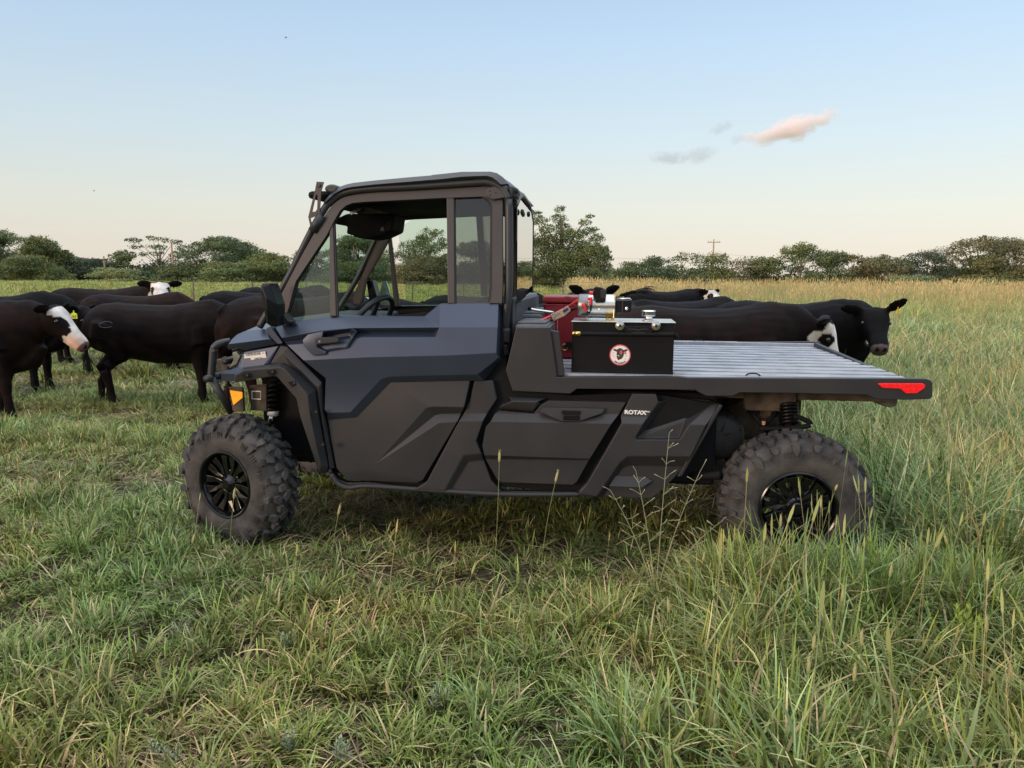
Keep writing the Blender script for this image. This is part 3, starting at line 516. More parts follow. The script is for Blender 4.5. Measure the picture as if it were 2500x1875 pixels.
def lathe(name, prof, m, parent=None, k=48, axis='y', loc=(0, 0, 0), smooth=True, w_=0):
    """prof: [(radius, along)]"""
    V = []; n = len(prof)
    for (r_, h) in prof:
        for j in range(k):
            t = 2*pi*j/k; V.append({'y': (r_*cos(t), h, r_*sin(t)), 'x': (h, r_*cos(t), r_*sin(t)), 'z': (r_*cos(t), r_*sin(t), h)}[axis])
    Fs = [[i*k+j, i*k+(j+1) % k, (i+1)*k+(j+1) % k, (i+1)*k+j] for i in range(n-1) for j in range(k)]+[list(range(k))[::-1], list(range((n-1)*k, n*k))]
    o = link(name, poly_mesh(name, V, Fs), m, parent or utv); fixn(o.data); o.location = loc
    if smooth:
        o.data.polygons.foreach_set('use_smooth', [len(p.vertices) == 4 for p in o.data.polygons])
        e = o.modifiers.new('split', 'EDGE_SPLIT'); e.split_angle = R(40)
    return o
def mirror(o):
    me = o.data.copy(); c = o.copy(); c.data = me; C.objects.link(c); n = len(me.vertices); co = np.empty(n*3, np.float32); me.vertices.foreach_get('co', co); co = co.reshape(-1, 3); co[:, 1] = W_-co[:, 1]; me.vertices.foreach_set('co', co.ravel()); me.flip_normals(); me.update()
    c.location = (o.location.x, -o.location.y, o.location.z); c.parent = o.parent; return c
def text(name, s, size, m, M, parent, bold=0.0, squash=1.0):
    cu = D.curves.new(name, 'FONT'); cu.body = s; cu.size = size; cu.extrude = .0004; cu.offset = bold; cu.align_x = 'CENTER'; cu.align_y = 'CENTER'; cu.resolution_u = 3
    t = D.objects.new(name, cu); C.objects.link(t); dg = bpy.context.evaluated_depsgraph_get(); me = D.meshes.new_from_object(t.evaluated_get(dg)); D.objects.remove(t); D.curves.remove(cu)
    me.name = name; o = link(name, me, m, parent); o.matrix_local = M @ Matrix.Diagonal((squash, 1, 1, 1)); return o
FACE = Matrix.Rotation(R(90), 4, 'X')        # text lying in the side plane, readable from the near side
mirrored = []
# --- door
dV = {'T1': ('A', 1060, 660, .052), 'T2': ('A', 1290, 592, .080), 'T3': ('A', 1800, 508, .088), 'T4': ('H', 130, 598, .088), 'T5': ('H', 1165, 598, .088), 'T6': ('H', 1345, 452, .088), 'T7': ('H', 2050, 440, .088),
      'C1': ('A', 1145, 800, .024), 'C2': ('A', 1700, 705, .020), 'C3': ('A', 2090, 668, .020), 'C4': ('H', 350, 742, .020), 'C5': ('H', 1345, 735, .020), 'C6': ('H', 2040, 735, .020), 'R1': ('H', 2086, 470, .13), 'R2': ('K', 978, 520, .13),
      'D1': ('A', 1195, 868, .058), 'D2': ('A', 1420, 838, .058), 'D3': ('H', 345, 797, .060), 'D4': ('H', 1272, 800, .060), 'E1': ('A', 1220, 895, .022), 'E2': ('A', 1435, 880, .020), 'E3': ('H', 420, 856, .014), 'E4': ('H', 1292, 856, .014),
      'F1': ('J', 1062, 418, .016), 'F2': ('J', 1450, 428, .012), 'F3': ('K', 160, 662, .008), 'F4': ('K', 805, 645, .008), 'F5': ('K', 955, 525, .014), 'G1': ('J', 1075, 715, .038), 'G2': ('J', 1280, 695, .040), 'G3': ('K', 160, 706, .040), 'G4': ('K', 848, 692, .040), 'G5': ('K', 977, 535, .10),
      'N2': ('P', 905, 872, -.010), 'N3': ('P', 1095, 868, -.010), 'N4': ('P', 1212, 862, -.002), 'I1': ('J', 1238, 660, .010), 'L1': ('A', 1440, 1105, .0), 'L2': ('J', 1054, 640, .014), 'I0': ('J', 1072, 665, .012)}
door = facets('door', dV, [('T1', 'T2', 'C2', 'C1'), ('T2', 'T3', 'C3', 'C2'), ('T3', 'T4', 'C4', 'C3'), ('T4', 'T5', 'C5', 'C4'), ('T5', 'T6', 'C5'), ('T6', 'T7', 'C6', 'C5'), ('T7', 'R1', 'R2', 'F5', 'N4', 'C6'),
    ('C1', 'C2', 'D2', 'D1'), ('C2', 'C3', 'C4', 'D3', 'D2'), ('C4', 'C5', 'D4', 'D3'), ('D1', 'D2', 'E2', 'E1'), ('D2', 'D3', 'E3', 'E2'), ('D3', 'D4', 'E4', 'E3'), ('C5', 'E4', 'D4'),
    ('E1', 'E2', 'N2', 'L1'), ('E2', 'E3', 'N2'), ('E3', 'E4', 'N3', 'N2'), ('E4', 'C5', 'N3'), ('C5', 'C6', 'N4', 'N3'), ('L1', 'N2', 'F2', 'F1'), ('N2', 'N3', 'F4', 'F3', 'F2'), ('N3', 'N4', 'F5', 'F4'), ('F1', 'F2', 'I1', 'I0', 'L2'), ('I0', 'I1', 'G2', 'G1'), ('F2', 'F3', 'G3', 'G2', 'I1'), ('F3', 'F4', 'G4', 'G3'), ('F4', 'F5', 'G5', 'G4'), ('F5', 'R2', 'G5')], paint, th=.05, w_=.0028)
lV = {'a1': ('J', 1075, 700, .042), 'a2': ('J', 1280, 680, .044), 'a3': ('K', 160, 690, .042), 'a4': ('K', 750, 680, .042), 'u1': ('K', 420, 895, .022), 'u2': ('K', 480, 884, .022), 'u3': ('K', 703, 888, .022), 'v1': ('K', 490, 948, .046), 'v2': ('K', 540, 937, .046), 'v3': ('K', 681, 935, .046),
      'w1': ('K', 520, 1002, .020), 'w2': ('K', 655, 992, .020), 'tp': ('K', 40, 1312, .034), 'b1': ('K', 400, 1425, .052), 'b2': ('K', 357, 1445, .054), 'b3': ('K', 0, 1430, .054), 'b4': ('J', 1215, 1142, .052), 'b5': ('J', 1140, 1060, .040), 'b6': ('J', 1100, 860, .040)}
lower = facets('lower_door_panel', lV, [('a1', 'a2', 'a3', 'u1', 'tp', 'b3', 'b4', 'b5', 'b6'), ('a3', 'a4', 'u3', 'u2', 'u1'), ('u1', 'v1', 'tp'), ('u1', 'u2', 'v2', 'v1'), ('u2', 'u3', 'v3', 'v2'), ('v1', 'w1', 'tp'), ('v1', 'v2', 'v3', 'w2', 'w1'), ('tp', 'w1', 'w2', 'b1', 'b2', 'b3')], plastic, th=.04, w_=.004, parent=door)
# handle in its recess
bz = facets('handle_recess', {'a': ('A', 1430, 830, -0.009), 'b': ('A', 1500, 755, -0.009), 'c': ('A', 1690, 715, -0.009), 'd': ('A', 1710, 712, -0.009), 'e': ('A', 2085, 670, -0.011), 'f': ('A', 2150, 720, -0.011), 'g': ('A', 2030, 935, -0.011), 'h': ('A', 1745, 985, -0.011), 'i': ('A', 1740, 1025, -0.013), 'j': ('A', 1570, 1040, -0.013), 'k': ('A', 1440, 905, -0.013),
     'm': ('A', 1560, 840, -0.013), 'n': ('A', 1600, 795, -0.013), 'o': ('A', 1700, 775, -0.013), 'p': ('A', 2060, 725, 0.043), 'q': ('A', 2080, 760, 0.043), 'r': ('A', 1985, 905, 0.043), 's': ('A', 1740, 925, 0.033), 't': ('A', 1620, 925, -0.013), 'u': ('A', 1720, 790, 0.043)},
     [('a', 'b', 'n', 'm'), ('b', 'c', 'o', 'n'), ('c', 'd', 'e', 'p', 'u', 'o'), ('e', 'f', 'q', 'p'), ('f', 'g', 'r', 'q'), ('g', 'h', 's', 'r'), ('h', 'i', 'j', 't', 's'), ('j', 'k', 'a', 'm', 't'), ('m', 'n', 'o', 'u', 's', 't'), ('u', 'p', 'q', 'r', 's')], paint, th=.03, w_=.003, parent=door)
hd = plate('handle', pl('A', 1590, 815, 1640, 795, 1890, 795, 1920, 820, 1920, 860, 1890, 872, 1680, 890, 1610, 905, 1590, 880), -.030, .022, plastic_d, w_=.006, parent=door)
pcy = lp('A', 1658, 850, -0.031); lathe('keyhole', [(.0055, 0), (.0065, .003), (.0065, .02)], zinc, hd, 20, 'y', pcy)
# --- glass, door frame, cage
WA, WB = -.13, .154
out_ = pl('A', 1082, 475, 1075, 345)+pl('B', 200, 1130, 380, 810, 540, 545, 600, 462, 690, 378, 790, 318, 900, 290, 1300, 262)+pl('C', 0, 352, 700, 303, 1030, 290, 1170, 300, 1225, 370, 1250, 520, 1256, 1659)+pl('H', 2090, 442)
in_ = pl('A', 1215, 470, 1240, 400)+pl('B', 120, 1480, 540, 850, 640, 655, 720, 520, 800, 452, 890, 417, 1050, 402, 2150, 347)+pl('C', 490, 460, 985, 441, 1050, 468, 1103, 528, 1118, 600, 1115, 1659)+pl('H', 1958, 400, 1940, 442)
fr = plate('door_frame', out_+in_[::-1], WA, .035, frame_m, WB, .007, parent=door)
cen = np.mean([lp(*p, WA, WB) for p in in_], axis=0)
def band(name, loop, k0, k1, m, a, th, parent, closed=False):
    P_ = [lp(*p, WA+a, WB) for p in loop]; V = [cen+(p-cen)*k0 for p in P_]+[cen+(p-cen)*k1 for p in P_]
    for v in V: v[1] = WA+a+WB*v[2]
    n = len(P_); V += [v+np.array([0, th, 0]) for v in V]; Fs = []
    for i in range(n-1+closed):
        j = (i+1) % n; Fs += [[i, j, n+j, n+i], [2*n+i, 3*n+i, 3*n+j, 2*n+j], [i, 2*n+i, 2*n+j, j], [n+i, n+j, 3*n+j, 3*n+i]]
    o = link(name, poly_mesh(name, V, Fs), m, parent); fixn(o.data); return o
mirrored.append(band('window_seal', in_, 1.004, .975, rubber_seal, .016, .02, door))
def bar(name, p0, p1, p2, p3, a, th, m, parent, w_=.004): return plate(name, [p0, p1, p2, p3], WA+a, th, m, WB, w_, parent)
mirrored += [bar('window_post', ('B', 575, 770), ('B', 625, 690), ('H', 103, 600), ('H', 25, 600), .006, .022, frame_m, door), bar('window_post', ('C', 497, 452), ('C', 600, 447), ('H', 1525, 445), ('H', 1440, 450), .006, .022, frame_m, door)]
mirrored += [bar('window_seal', ('B', 622, 700), ('B', 645, 690), ('H', 122, 600), ('H', 100, 600), .012, .02, rubber_seal, door, 0), bar('window_seal', ('C', 596, 450), ('C', 612, 450), ('H', 1540, 445), ('H', 1520, 445), .012, .02, rubber_seal, door, 0)]
def pane(name, pts, a, m, parent=door):
    P_ = [lp(*p, WA+a, WB) for p in pts]; n = len(P_); Q = [p+np.array([0, .004, 0]) for p in P_]; return link(name, poly_mesh(name, P_+Q, [list(range(n)), list(range(2*n-1, n-1, -1))]+[[i, i+n, (i+1) % n+n, (i+1) % n] for i in range(n)]), m, parent)
g1 = pane('vent_window', pl('A', 1230, 450, 1300, 590, 1800, 520)+pl('B', 590, 790), .020, glass); g3 = pane('quarter_window', pl('C', 600, 455, 985, 445, 1100, 530, 1112, 600, 1110, 1659)+pl('H', 1950, 440, 1525, 455), .020, glass_dark)
g2f = pane('sliding_window', pl('B', 640, 700, 720, 530, 890, 420)+pl('C', 490, 460)+pl('H', 1440, 600, 110, 605), .030, glass)
mirrored += [g1, g3]; g2f_m = mirror(g2f); D.objects.remove(g2f)
# --- fender, hood, flare
hood = facets('hood', {'a': ('A', 430, 882, .040), 'b': ('A', 475, 818, .09), 'c': ('A', 545, 755, .14), 'd': ('A', 640, 714, .16), 'e': ('A', 820, 690, .15), 'f': ('A', 922, 680, .13), 'g': ('A', 992, 815, .035), 'h': ('A', 630, 860, .030), 'i': ('A', 415, 918, .05), 'j': ('A', 418, 948, .06), 'k': ('A', 440, 962, .06), 'l': ('A', 530, 938, .055), 'm': ('A', 640, 972, .062), 'n': ('A', 1080, 888, .060)},
     [('a', 'b', 'c', 'h'), ('c', 'd', 'e', 'h'), ('e', 'f', 'g', 'h'), ('i', 'a', 'h', 'm', 'l', 'k', 'j'), ('h', 'g', 'n', 'm')], paint, th=.05, w_=.005)
hp = [lp('A', *q) for q in ((418, 935, .07), (430, 882, .12), (475, 818, .17), (545, 757, .22), (640, 716, .25), (820, 692, .25), (925, 683, .25), (1010, 640, .30))]
V = []
for y_, dz in ((None, 0), (.45, .03), (.8, .04), (1.15, .03), (1.35, .0)):
    for i, p in enumerate(hp): q = p.copy(); q[2] += dz-.004; q[1] = p[1]-.02 if y_ is None else y_; q[0] -= .10*(1-abs(q[1]-.8)/.65)*(i < 3); V.append(q)
nh = len(hp); ht = link('hood_top', poly_mesh('hood_top', V, [[r_*nh+i, r_*nh+i+1, (r_+1)*nh+i+1, (r_+1)*nh+i] for r_ in range(4) for i in range(nh-1)]), paint, utv, smooth=True); fixn(ht.data)
gapm = plate('cowl_strip', pl('A', 930, 682, 1012, 650, 1040, 700, 1165, 868, 1150, 885, 1090, 888, 1000, 800), .05, .05, paint, w_=.004)
fen = facets('front_fender', {'a': ('A', 640, 990, .065), 'b': ('A', 1112, 905, .065), 'c': ('A', 985, 1148, .055), 'd': ('A', 915, 1165, .050), 'e': ('A', 600, 1200, .045), 'f': ('A', 545, 1200, .05), 'g': ('A', 590, 1090, .06), 'h': ('A', 325, 1282, .09), 'i': ('A', 330, 1388, .10), 'j': ('A', 515, 1388, .05), 'k': ('A', 515, 1285, .03), 'l': ('A', 620, 1240, .035), 'm': ('A', 900, 1200, .04)},
     [('a', 'b', 'c', 'd', 'e', 'f', 'g'), ('h', 'f', 'k', 'j', 'i'), ('f', 'e', 'd', 'm', 'l', 'k')], paint, th=.06, w_=.004)
fen2 = facets('rear_fender_panel', {'a': ('A', 1130, 905, .055), 'b': ('A', 1232, 925, .045), 'c': ('A', 1690, 1405, .030), 'd': ('J', 1045, 640, .030), 'e': ('J', 1125, 1060, .045), 'f': ('J', 1080, 1088, .055), 'g': ('J', 1062, 900, .04), 'h': ('J', 1008, 600, .04), 'i': ('A', 1600, 1540, .04), 'j': ('A', 1255, 1180, .04), 'k': ('A', 1185, 1150, .04), 'l': ('A', 990, 1155, .055), 'm': ('A', 1160, 1000, .035), 'n': ('A', 1640, 1470, .012), 'o': ('J', 1022, 630, .012), 'p': ('J', 1095, 1060, .02)},
     [('a', 'b', 'm', 'l'), ('m', 'j', 'k', 'l'), ('b', 'c', 'n', 'm'), ('m', 'n', 'i', 'j'), ('c', 'd', 'o', 'n'), ('n', 'o', 'h', 'i'), ('d', 'e', 'p', 'o'), ('o', 'p', 'f', 'g', 'h')], plastic, th=.06, w_=.004)
flare = facets('wheel_flare', {'a': ('J', 411, 445, .0), 'b': ('J', 412, 382, .0), 'c': ('J', 478, 343, .01), 'd': ('J', 738, 314, .015), 'e': ('J', 795, 334, .015), 'f': ('J', 985, 500, .015), 'g': ('J', 1012, 700, .015), 'h': ('J', 1080, 1045, .02), 'i': ('J', 1064, 1095, .02), 'j': ('J', 1012, 1090, .0), 'k': ('J', 950, 900, -.03), 'l': ('J', 880, 690, -.035), 'm': ('J', 852, 562, -.035), 'n': ('J', 716, 408, -.03), 'o': ('J', 690, 402, -.03), 'p': ('J', 420, 449, -.02),
       'B': ('J', 425, 395, -.03), 'C': ('J', 485, 362, -.035), 'D': ('J', 740, 340, -.04), 'E': ('J', 772, 352, -.045), 'F': ('J', 935, 535, -.045), 'G': ('J', 955, 700, -.045), 'H_': ('J', 1030, 1040, -.02)},
       [('a', 'b', 'B', 'p'), ('b', 'c', 'C', 'B'), ('c', 'd', 'D', 'C'), ('d', 'e', 'E', 'D'), ('e', 'f', 'F', 'E'), ('f', 'g', 'G', 'F'), ('g', 'h', 'H_', 'G'), ('h', 'i', 'j', 'H_'), ('B', 'C', 'D', 'o', 'p'), ('D', 'E', 'n', 'o'), ('E', 'F', 'm', 'n'), ('F', 'G', 'l', 'm'), ('G', 'H_', 'j', 'k', 'l')], plastic, th=.08, w_=.004)
for (x, y) in ((500, 400), (680, 375), (835, 455), (990, 660), (1038, 893)):
    pk = plate('pocket_shade', pl('J', x-42, y-10, x+12, y-20, x+14, y+10, x-18, y+24), -.048, .006, black_m, w_=.001, parent=flare); c_l = lp('J', x+4, y-2, -.051); lathe('bolt', [(.0045, 0), (.007, .002), (.007, .01)], plastic_d, flare, 12, 'y', c_l)  # flat dark plates put the shade of bolt recesses on the flare
lathe('bolt', [(.006, 0), (.011, .002), (.012, .012)], plastic_d, fen2, 14, 'y', lp('J', 1090, 1078, .03))
# black joints between the panels are simply the dark tub behind them
tub = plate('inner_tub', pl('A', 960, 665, 1060, 650)+pl('H', 2070, 470)+pl('K', 1010, 560, 1060, 760, 1500, 800)+pl('O', 1330, 110, 1700, 130)+pl('G', 300, 330, 960, 440, 430, 1290)+pl('O', 1590, 1500, 870, 1490)+pl('K', 980, 1470, 340, 1470, 0, 1440)+pl('J', 1120, 1080, 1060, 480, 700, 190), .092, .03, black_m, w_=0)
head = plate('headlight', pl('A', 468, 958, 530, 940, 640, 990, 590, 1090, 540, 1195, 425, 1218, 495, 1100), .115, .05, glass_mat('lamp_lens', (.75, .78, .78), 2.0), w_=.004)
plate('reflector_bowl', pl('A', 480, 1000, 540, 985, 590, 1050, 540, 1150, 440, 1205, 495, 1110), .15, .02, zinc, w_=.002, parent=head)
bdg = plate('name_badge', [('P', 580+x/24.58, 840+y/24.58) for x, y in ((400, 620), (1650, 440), (1745, 825), (800, 968), (775, 835), (405, 872))], .053, .004, mat('badge_silver', (.72, .71, .67), .35, metal=.3), w_=.001, parent=fen)
def on_face(c, x, y, a, ang): p = lp(c, x, y, a); return Matrix.Translation(p) @ Matrix.Rotation(-ang, 4, 'Y') @ FACE
ink = mat('dark_ink', (.03, .03, .035), .5)
text('badge_lettering', 'DEFENDER', .0165, ink, on_face('P', 618.2, 865.2, .0524, R(7.5)), bdg, .0003, 1.08)
text('badge_lettering', 'LIMITED', .0105, ink, on_face('P', 631.0, 874.8, .0524, R(7.5)), bdg, .0001, 1.25); text('badge_lettering', 'PRO', .006, ink, on_face('P', 642.0, 862.0, .0524, R(7.5)), bdg)
# --- middle, hatch, rear side panels
midp = facets('side_panel', {'a': ('K', 778, 690, .055), 'b': ('K', 915, 690, .055), 'c': ('K', 945, 830, .055), 'd': ('K', 875, 935, .055), 'e': ('K', 695, 940, .055), 'f': ('K', 745, 830, .055), 'g': ('K', 845, 987, .030), 'h': ('K', 665, 987, .030), 'i': ('K', 792, 1140, .030), 'j': ('K', 832, 1232, .030), 'k': ('K', 700, 1242, .030), 'l': ('K', 560, 1502, .030), 'm': ('K', 335, 1494, .030), 'n': ('K', 425, 1440, .030), 'o': ('K', 850, 1275, .058), 'p': ('K', 735, 1287, .058), 'q': ('K', 602, 1506, .058), 'r': ('K', 978, 1508, .050), 's': ('K', 905, 1430, .050)},
     [('a', 'b', 'c', 'd', 'e', 'f'), ('e', 'd', 'g', 'h'), ('h', 'g', 'i', 'j', 'k', 'l', 'm', 'n'), ('k', 'j', 'o', 'p'), ('k', 'p', 'q', 'l'), ('p', 'o', 's', 'r', 'q')], plastic, th=.05, w_=.006)
shelf = facets('side_panel', {'a': ('K', 1025, 808, .07), 'b': ('K', 1310, 822, .07), 'c': ('K', 1262, 862, .055), 'd': ('K', 1222, 905, .05), 'e': ('K', 965, 880, .05), 'f': ('K', 960, 900, .06), 'g': ('K', 1215, 922, .06), 'h': ('K', 1050, 845, .035), 'i': ('K', 1240, 850, .035)}, [('a', 'b', 'i', 'h'), ('h', 'i', 'c', 'd', 'e'), ('e', 'd', 'g', 'f')], plastic, th=.05, w_=.008)
hat = facets('storage_hatch', {'a': ('K', 965, 915, .052), 'b': ('K', 1215, 935, .052), 'c': ('K', 1268, 870, .052), 'd': ('K', 1325, 840, .052), 'e': ('O', 1258, 237, .052), 'f': ('O', 1165, 395, .052), 'g': ('K', 930, 935, .052), 'h': ('O', 1067, 522, .024), 'i': ('K', 897, 995, .024), 'j': ('O', 775, 995, .024), 'k': ('K', 852, 1240, .024), 'l': ('K', 838, 1170, .024), 'm': ('K', 862, 1035, .024), 'n': ('O', 762, 1012, .040), 'o': ('K', 862, 1270, .040), 'p': ('O', 600, 1305, .040), 'q': ('O', 540, 1346, .040), 'r': ('K', 978, 1440, .040), 's': ('K', 945, 1418, .040)},
     [('a', 'b', 'c', 'd', 'e', 'f', 'g'), ('g', 'f', 'h', 'i'), ('i', 'h', 'j', 'k', 'l', 'm'), ('k', 'j', 'n', 'o'), ('o', 'n', 'p', 'q', 'r', 's')], plastic, th=.04, w_=.005)
rec = facets('latch_recess', {'a': ('O', 90, 362, .022), 'b': ('O', 140, 302, .030), 'c': ('O', 975, 320, .030), 'd': ('O', 940, 385, .022), 'e': ('O', 650, 482, .018), 'f': ('O', 400, 492, .018), 'g': ('O', 380, 330, .026), 'h': ('O', 650, 345, .026)}, [('a', 'b', 'g', 'f'), ('g', 'h', 'e', 'f'), ('b', 'c', 'h', 'g'), ('h', 'c', 'd', 'e')], plastic_d, th=.03, w_=.002, parent=hat)
plate('latch', pl('O', 395, 345, 645, 350, 640, 400, 400, 395), .014, .008, black_m, w_=.002, parent=hat); plate('latch', pl('O', 410, 402, 630, 408, 640, 475, 405, 475), .012, .010, black_s, w_=.004, parent=hat)
rear = facets('side_panel', {'a': ('O', 1350, 120, .050), 'b': ('O', 1670, 125, .050), 'c': ('O', 1702, 235, .050), 'd': ('O', 1565, 430, .050), 'e': ('O', 1190, 425, .050), 'f': ('O', 1495, 525, .026), 'g': ('O', 1202, 520, .026), 'h': ('O', 1395, 702, .026), 'i': ('O', 1960, 165, .15), 'j': ('O', 1412, 716, .080), 'k': ('G', 870, 388, .15), 'l': ('G', 562, 640, .085), 'm': ('G', 490, 850, .080), 'n': ('O', 1410, 738, .028), 'o': ('G', 502, 870, .028), 'p': ('G', 615, 688, .028), 'q': ('G', 1005, 442, .085), 'r': ('G', 828, 693, .030), 's': ('G', 637, 1078, .026),
        't': ('O', 1290, 962, .026), 'u': ('O', 1190, 1035, .026), 'v': ('O', 868, 1506, .026), 'w': ('O', 640, 1452, .028), 'x': ('O', 705, 1380, .028), 'y': ('G', 562, 1200, .064), 'z': ('O', 1312, 1085, .064), 'A': ('O', 1205, 1125, .064), 'B': ('O', 950, 1506, .064), 'C': ('G', 445, 1332, .064), 'D': ('O', 1700, 1468, .064), 'E': ('O', 1600, 1535, .064), 'F': ('O', 560, 1495, .035), 'G': ('G', 905, 420, .10)},
     [('a', 'b', 'c', 'd', 'e'), ('e', 'd', 'f', 'g'), ('c', 'i', 'j', 'h', 'f', 'd'), ('i', 'k', 'l', 'm', 'j'), ('k', 'G', 'p', 'l'), ('l', 'p', 'o', 'm'), ('j', 'm', 'o', 'n'), ('h', 'j', 'n'), ('G', 'q', 'r', 'p'), ('g', 'f', 'h', 'n', 't', 'u', 'v', 'F', 'w', 'x'), ('n', 'o', 'p', 'r', 's', 't'), ('t', 's', 'y', 'z'), ('t', 'z', 'A', 'u'), ('u', 'A', 'B', 'v'), ('z', 'y', 'C', 'D', 'E', 'B', 'A')], plastic, th=.06, w_=.005)
facets('step_pad', {'a': ('O', 1120, 1222, .060), 'b': ('O', 1530, 1238, .060), 'c': ('O', 1622, 1298, .05), 'd': ('O', 1480, 1388, .034), 'e': ('O', 1030, 1370, .034)}, [('a', 'b', 'c', 'd', 'e')], plastic, th=.03, w_=.003, parent=rear)
text('engine_lettering', 'ROTAX', .0285, white_m, on_face('O', 1388, 372, .0486, R(-.6)), rear, .0012, 1.12); text('engine_lettering', 'POWERED', .0085, white_m, on_face('O', 1525, 360, .0486, R(-.6)), rear, .0003, 1.1)
mirrored += [door, lower, fr, hood, gapm, fen, fen2, flare, tub, midp, shelf, hat, rear]
pipe('sill_tube', curve_pts([lp('J', *q, .05) for q in ((1100, 1095), (1150, 1165), (1230, 1195))]+[lp('K', *q, .05) for q in ((0, 1468), (500, 1502), (980, 1528))]+[lp('O', *q, .05) for q in ((540, 1475), (640, 1450), (760, 1330))], 4), .014, plastic)
plate('sill', pl('J', 1088, 1060, 1150, 1135, 1215, 1160)+pl('K', 0, 1440, 345, 1478, 978, 1506)+pl('O', 540, 1440, 540, 1478)+pl('K', 978, 1530, 500, 1506, 0, 1472)+pl('J', 1225, 1192, 1150, 1160, 1095, 1095), .062, .04, plastic_d)
# --- cage
cy = .13
A_t = [lp('A', 850, 655, cy), lp('A', 960, 460, cy), lp('B', 20, 1425, .13), lp('B', 330, 805, .145), lp('B', 520, 480, .155), lp('B', 600, 395, .16), lp('B', 760, 285, .16), lp('B', 1100, 230, .16), lp('C', 0, 312, .16), lp('C', 820, 258, .16), lp('C', 1060, 250, .16), lp('C', 1240, 330, .16), lp('C', 1340, 480, .155)]
B_t = [lp('C', 1340, 480, .155), lp('C', 1343, 1000, .14), lp('C', 1338, 1659, .13), lp('E', 235, 850, .13), lp('E', 230, 1300, .16)]
mirrored += [pipe('roll_cage', curve_pts(A_t, 5), .019, tube_m), pipe('roll_cage', curve_pts(B_t, 5), .022, tube_m), pipe('roll_cage', [lp('B', 470, 585, .14), lp('B', 350, 800, .135)], .026, tube_m, k=6)]
# --- roof
top_ = pl('B', 497, 418, 520, 380, 560, 330, 620, 262, 700, 205, 800, 168, 900, 146, 1200, 112, 1700, 66, 2212, 24)+pl('C', 300, 150, 700, 108, 900, 106, 1090, 104, 1180, 125, 1260, 180, 1330, 270)
bot_ = pl('B', 545, 434, 580, 408, 640, 355, 700, 312, 780, 272, 830, 252, 920, 238, 1220, 206, 1700, 172, 2212, 128)+pl('C', 300, 272, 700, 222, 900, 208, 1040, 203, 1100, 225, 1150, 262, 1195, 292)
V, n = [], len(top_); rings = [(.15, .0, 0, 'b'), (.125, 0, 0, 'm'), (.15, 0, 0, 't'), (.23, .022, .012, 't'), (.45, .040, .02, 't'), (.8, .048, .03, 't'), (1.15, .040, .02, 't'), (1.37, .022, .012, 't'), (1.45, 0, 0, 't'), (1.475, 0, 0, 'm'), (1.45, 0, 0, 'b')]
for (y_, dz, dx, kd) in rings:
    for i in range(n):
        t_ = lp(*top_[i], .15); b_ = lp(*bot_[i], .15); p = {'t': t_, 'b': b_, 'm': t_*.35+b_*.65}[kd].copy(); p[1] = y_; p[2] += dz*.45*min(1, i/4)-.012*(kd == 't' and .2 < y_ < 1.4); V.append(p)
nr = len(rings); Fs = [[r_*n+i, r_*n+i+1, ((r_+1) % nr)*n+i+1, ((r_+1) % nr)*n+i] for r_ in range(nr) for i in range(n-1)]+[[r_*n for r_ in range(nr)], [r_*n+n-1 for r_ in range(nr)][::-1]]
roof = link('roof', poly_mesh('roof', V, Fs), roof_m, utv, smooth=True); fixn(roof.data); e = roof.modifiers.new('split', 'EDGE_SPLIT'); e.split_angle = R(38)
# raised crown panel of the roof and the rear visor plate
rp = [lp('B', 1200, 112, .15), lp('C', 300, 150, .15), lp('C', 820, 104, .15), lp('C', 940, 106, .15)]
V = []
for y_, dz in ((.22, 0), (.32, .018), (.8, .026), (1.28, .018), (1.38, 0)):
    for i, p in enumerate(rp): q = p.copy(); q[1] = y_; q[2] += dz*(0, 1, 1, 0)[i]; V.append(q)
rc = link('roof_crown', poly_mesh('roof_crown', V, [[a*4+i, a*4+i+1, a*4+i+5, a*4+i+4] for a in range(4) for i in range(3)]), roof_m, roof); fixn(rc.data)
near_r = lp('C', 1330, 270, .15); xr = lp('P', 1254, 640, .16)[0]; far_r = lp('P', 1299, 600, 1.44)
zt = near_r[2]; xf = far_r[0]
V, ys_ = [], [.15, .22, .35, .55, .8, 1.05, 1.25, 1.38, 1.45]; xg = lambda y: xr+.022+(xf-.012-xr)*(y-.17)/1.26
for y_ in ys_:
    e_ = abs(y_-.8)/.65; tz = zt+.020*(1-e_**2)+.004; bz_ = zt-.028-.085*max(0, e_-.55)/.45; V += [(near_r[0]-.02, y_, tz), (xg(y_), y_, bz_+.02), (xg(y_), y_, bz_), (xg(y_)-.02, y_, bz_)]
vis = link('rear_visor', poly_mesh('rear_visor', V, [[a*4+i, a*4+i+1, a*4+i+5, a*4+i+4] for a in range(len(ys_)-1) for i in range(3)]), roof_m, roof, smooth=True); fixn(vis.data)
zb = lp('E', 330, 560, .16)[2]
rg = link('rear_window', poly_mesh('rear_window', [(xr+.018, .17, zb), (xr+.018, .17, zt-.06), (xf+.006, 1.45, zt-.06), (xf+.006, 1.45, zb), (xr+.014, .17, zb), (xr+.014, .17, zt-.06), (xf+.002, 1.45, zt-.06), (xf+.002, 1.45, zb)], [[0, 1, 2, 3], [7, 6, 5, 4], [0, 4, 5, 1], [2, 6, 7, 3], [1, 5, 6, 2], [3, 7, 4, 0]]), glass_mat('rear_glass', (.86, .93, .89), 2.6), utv)
for (c, x, y, yy) in (('C', 1440, 655, .32), ('C', 1550, 680, .75)): q = lp(c, x, y, yy); lathe('window_knob', [(.004, 0), (.016, .004), (.016, .016), (.010, .02)], plastic_d, rg, 16, 'x', (xr+.018+(xf-xr)*(yy-.17)/1.26, yy, q[2]))
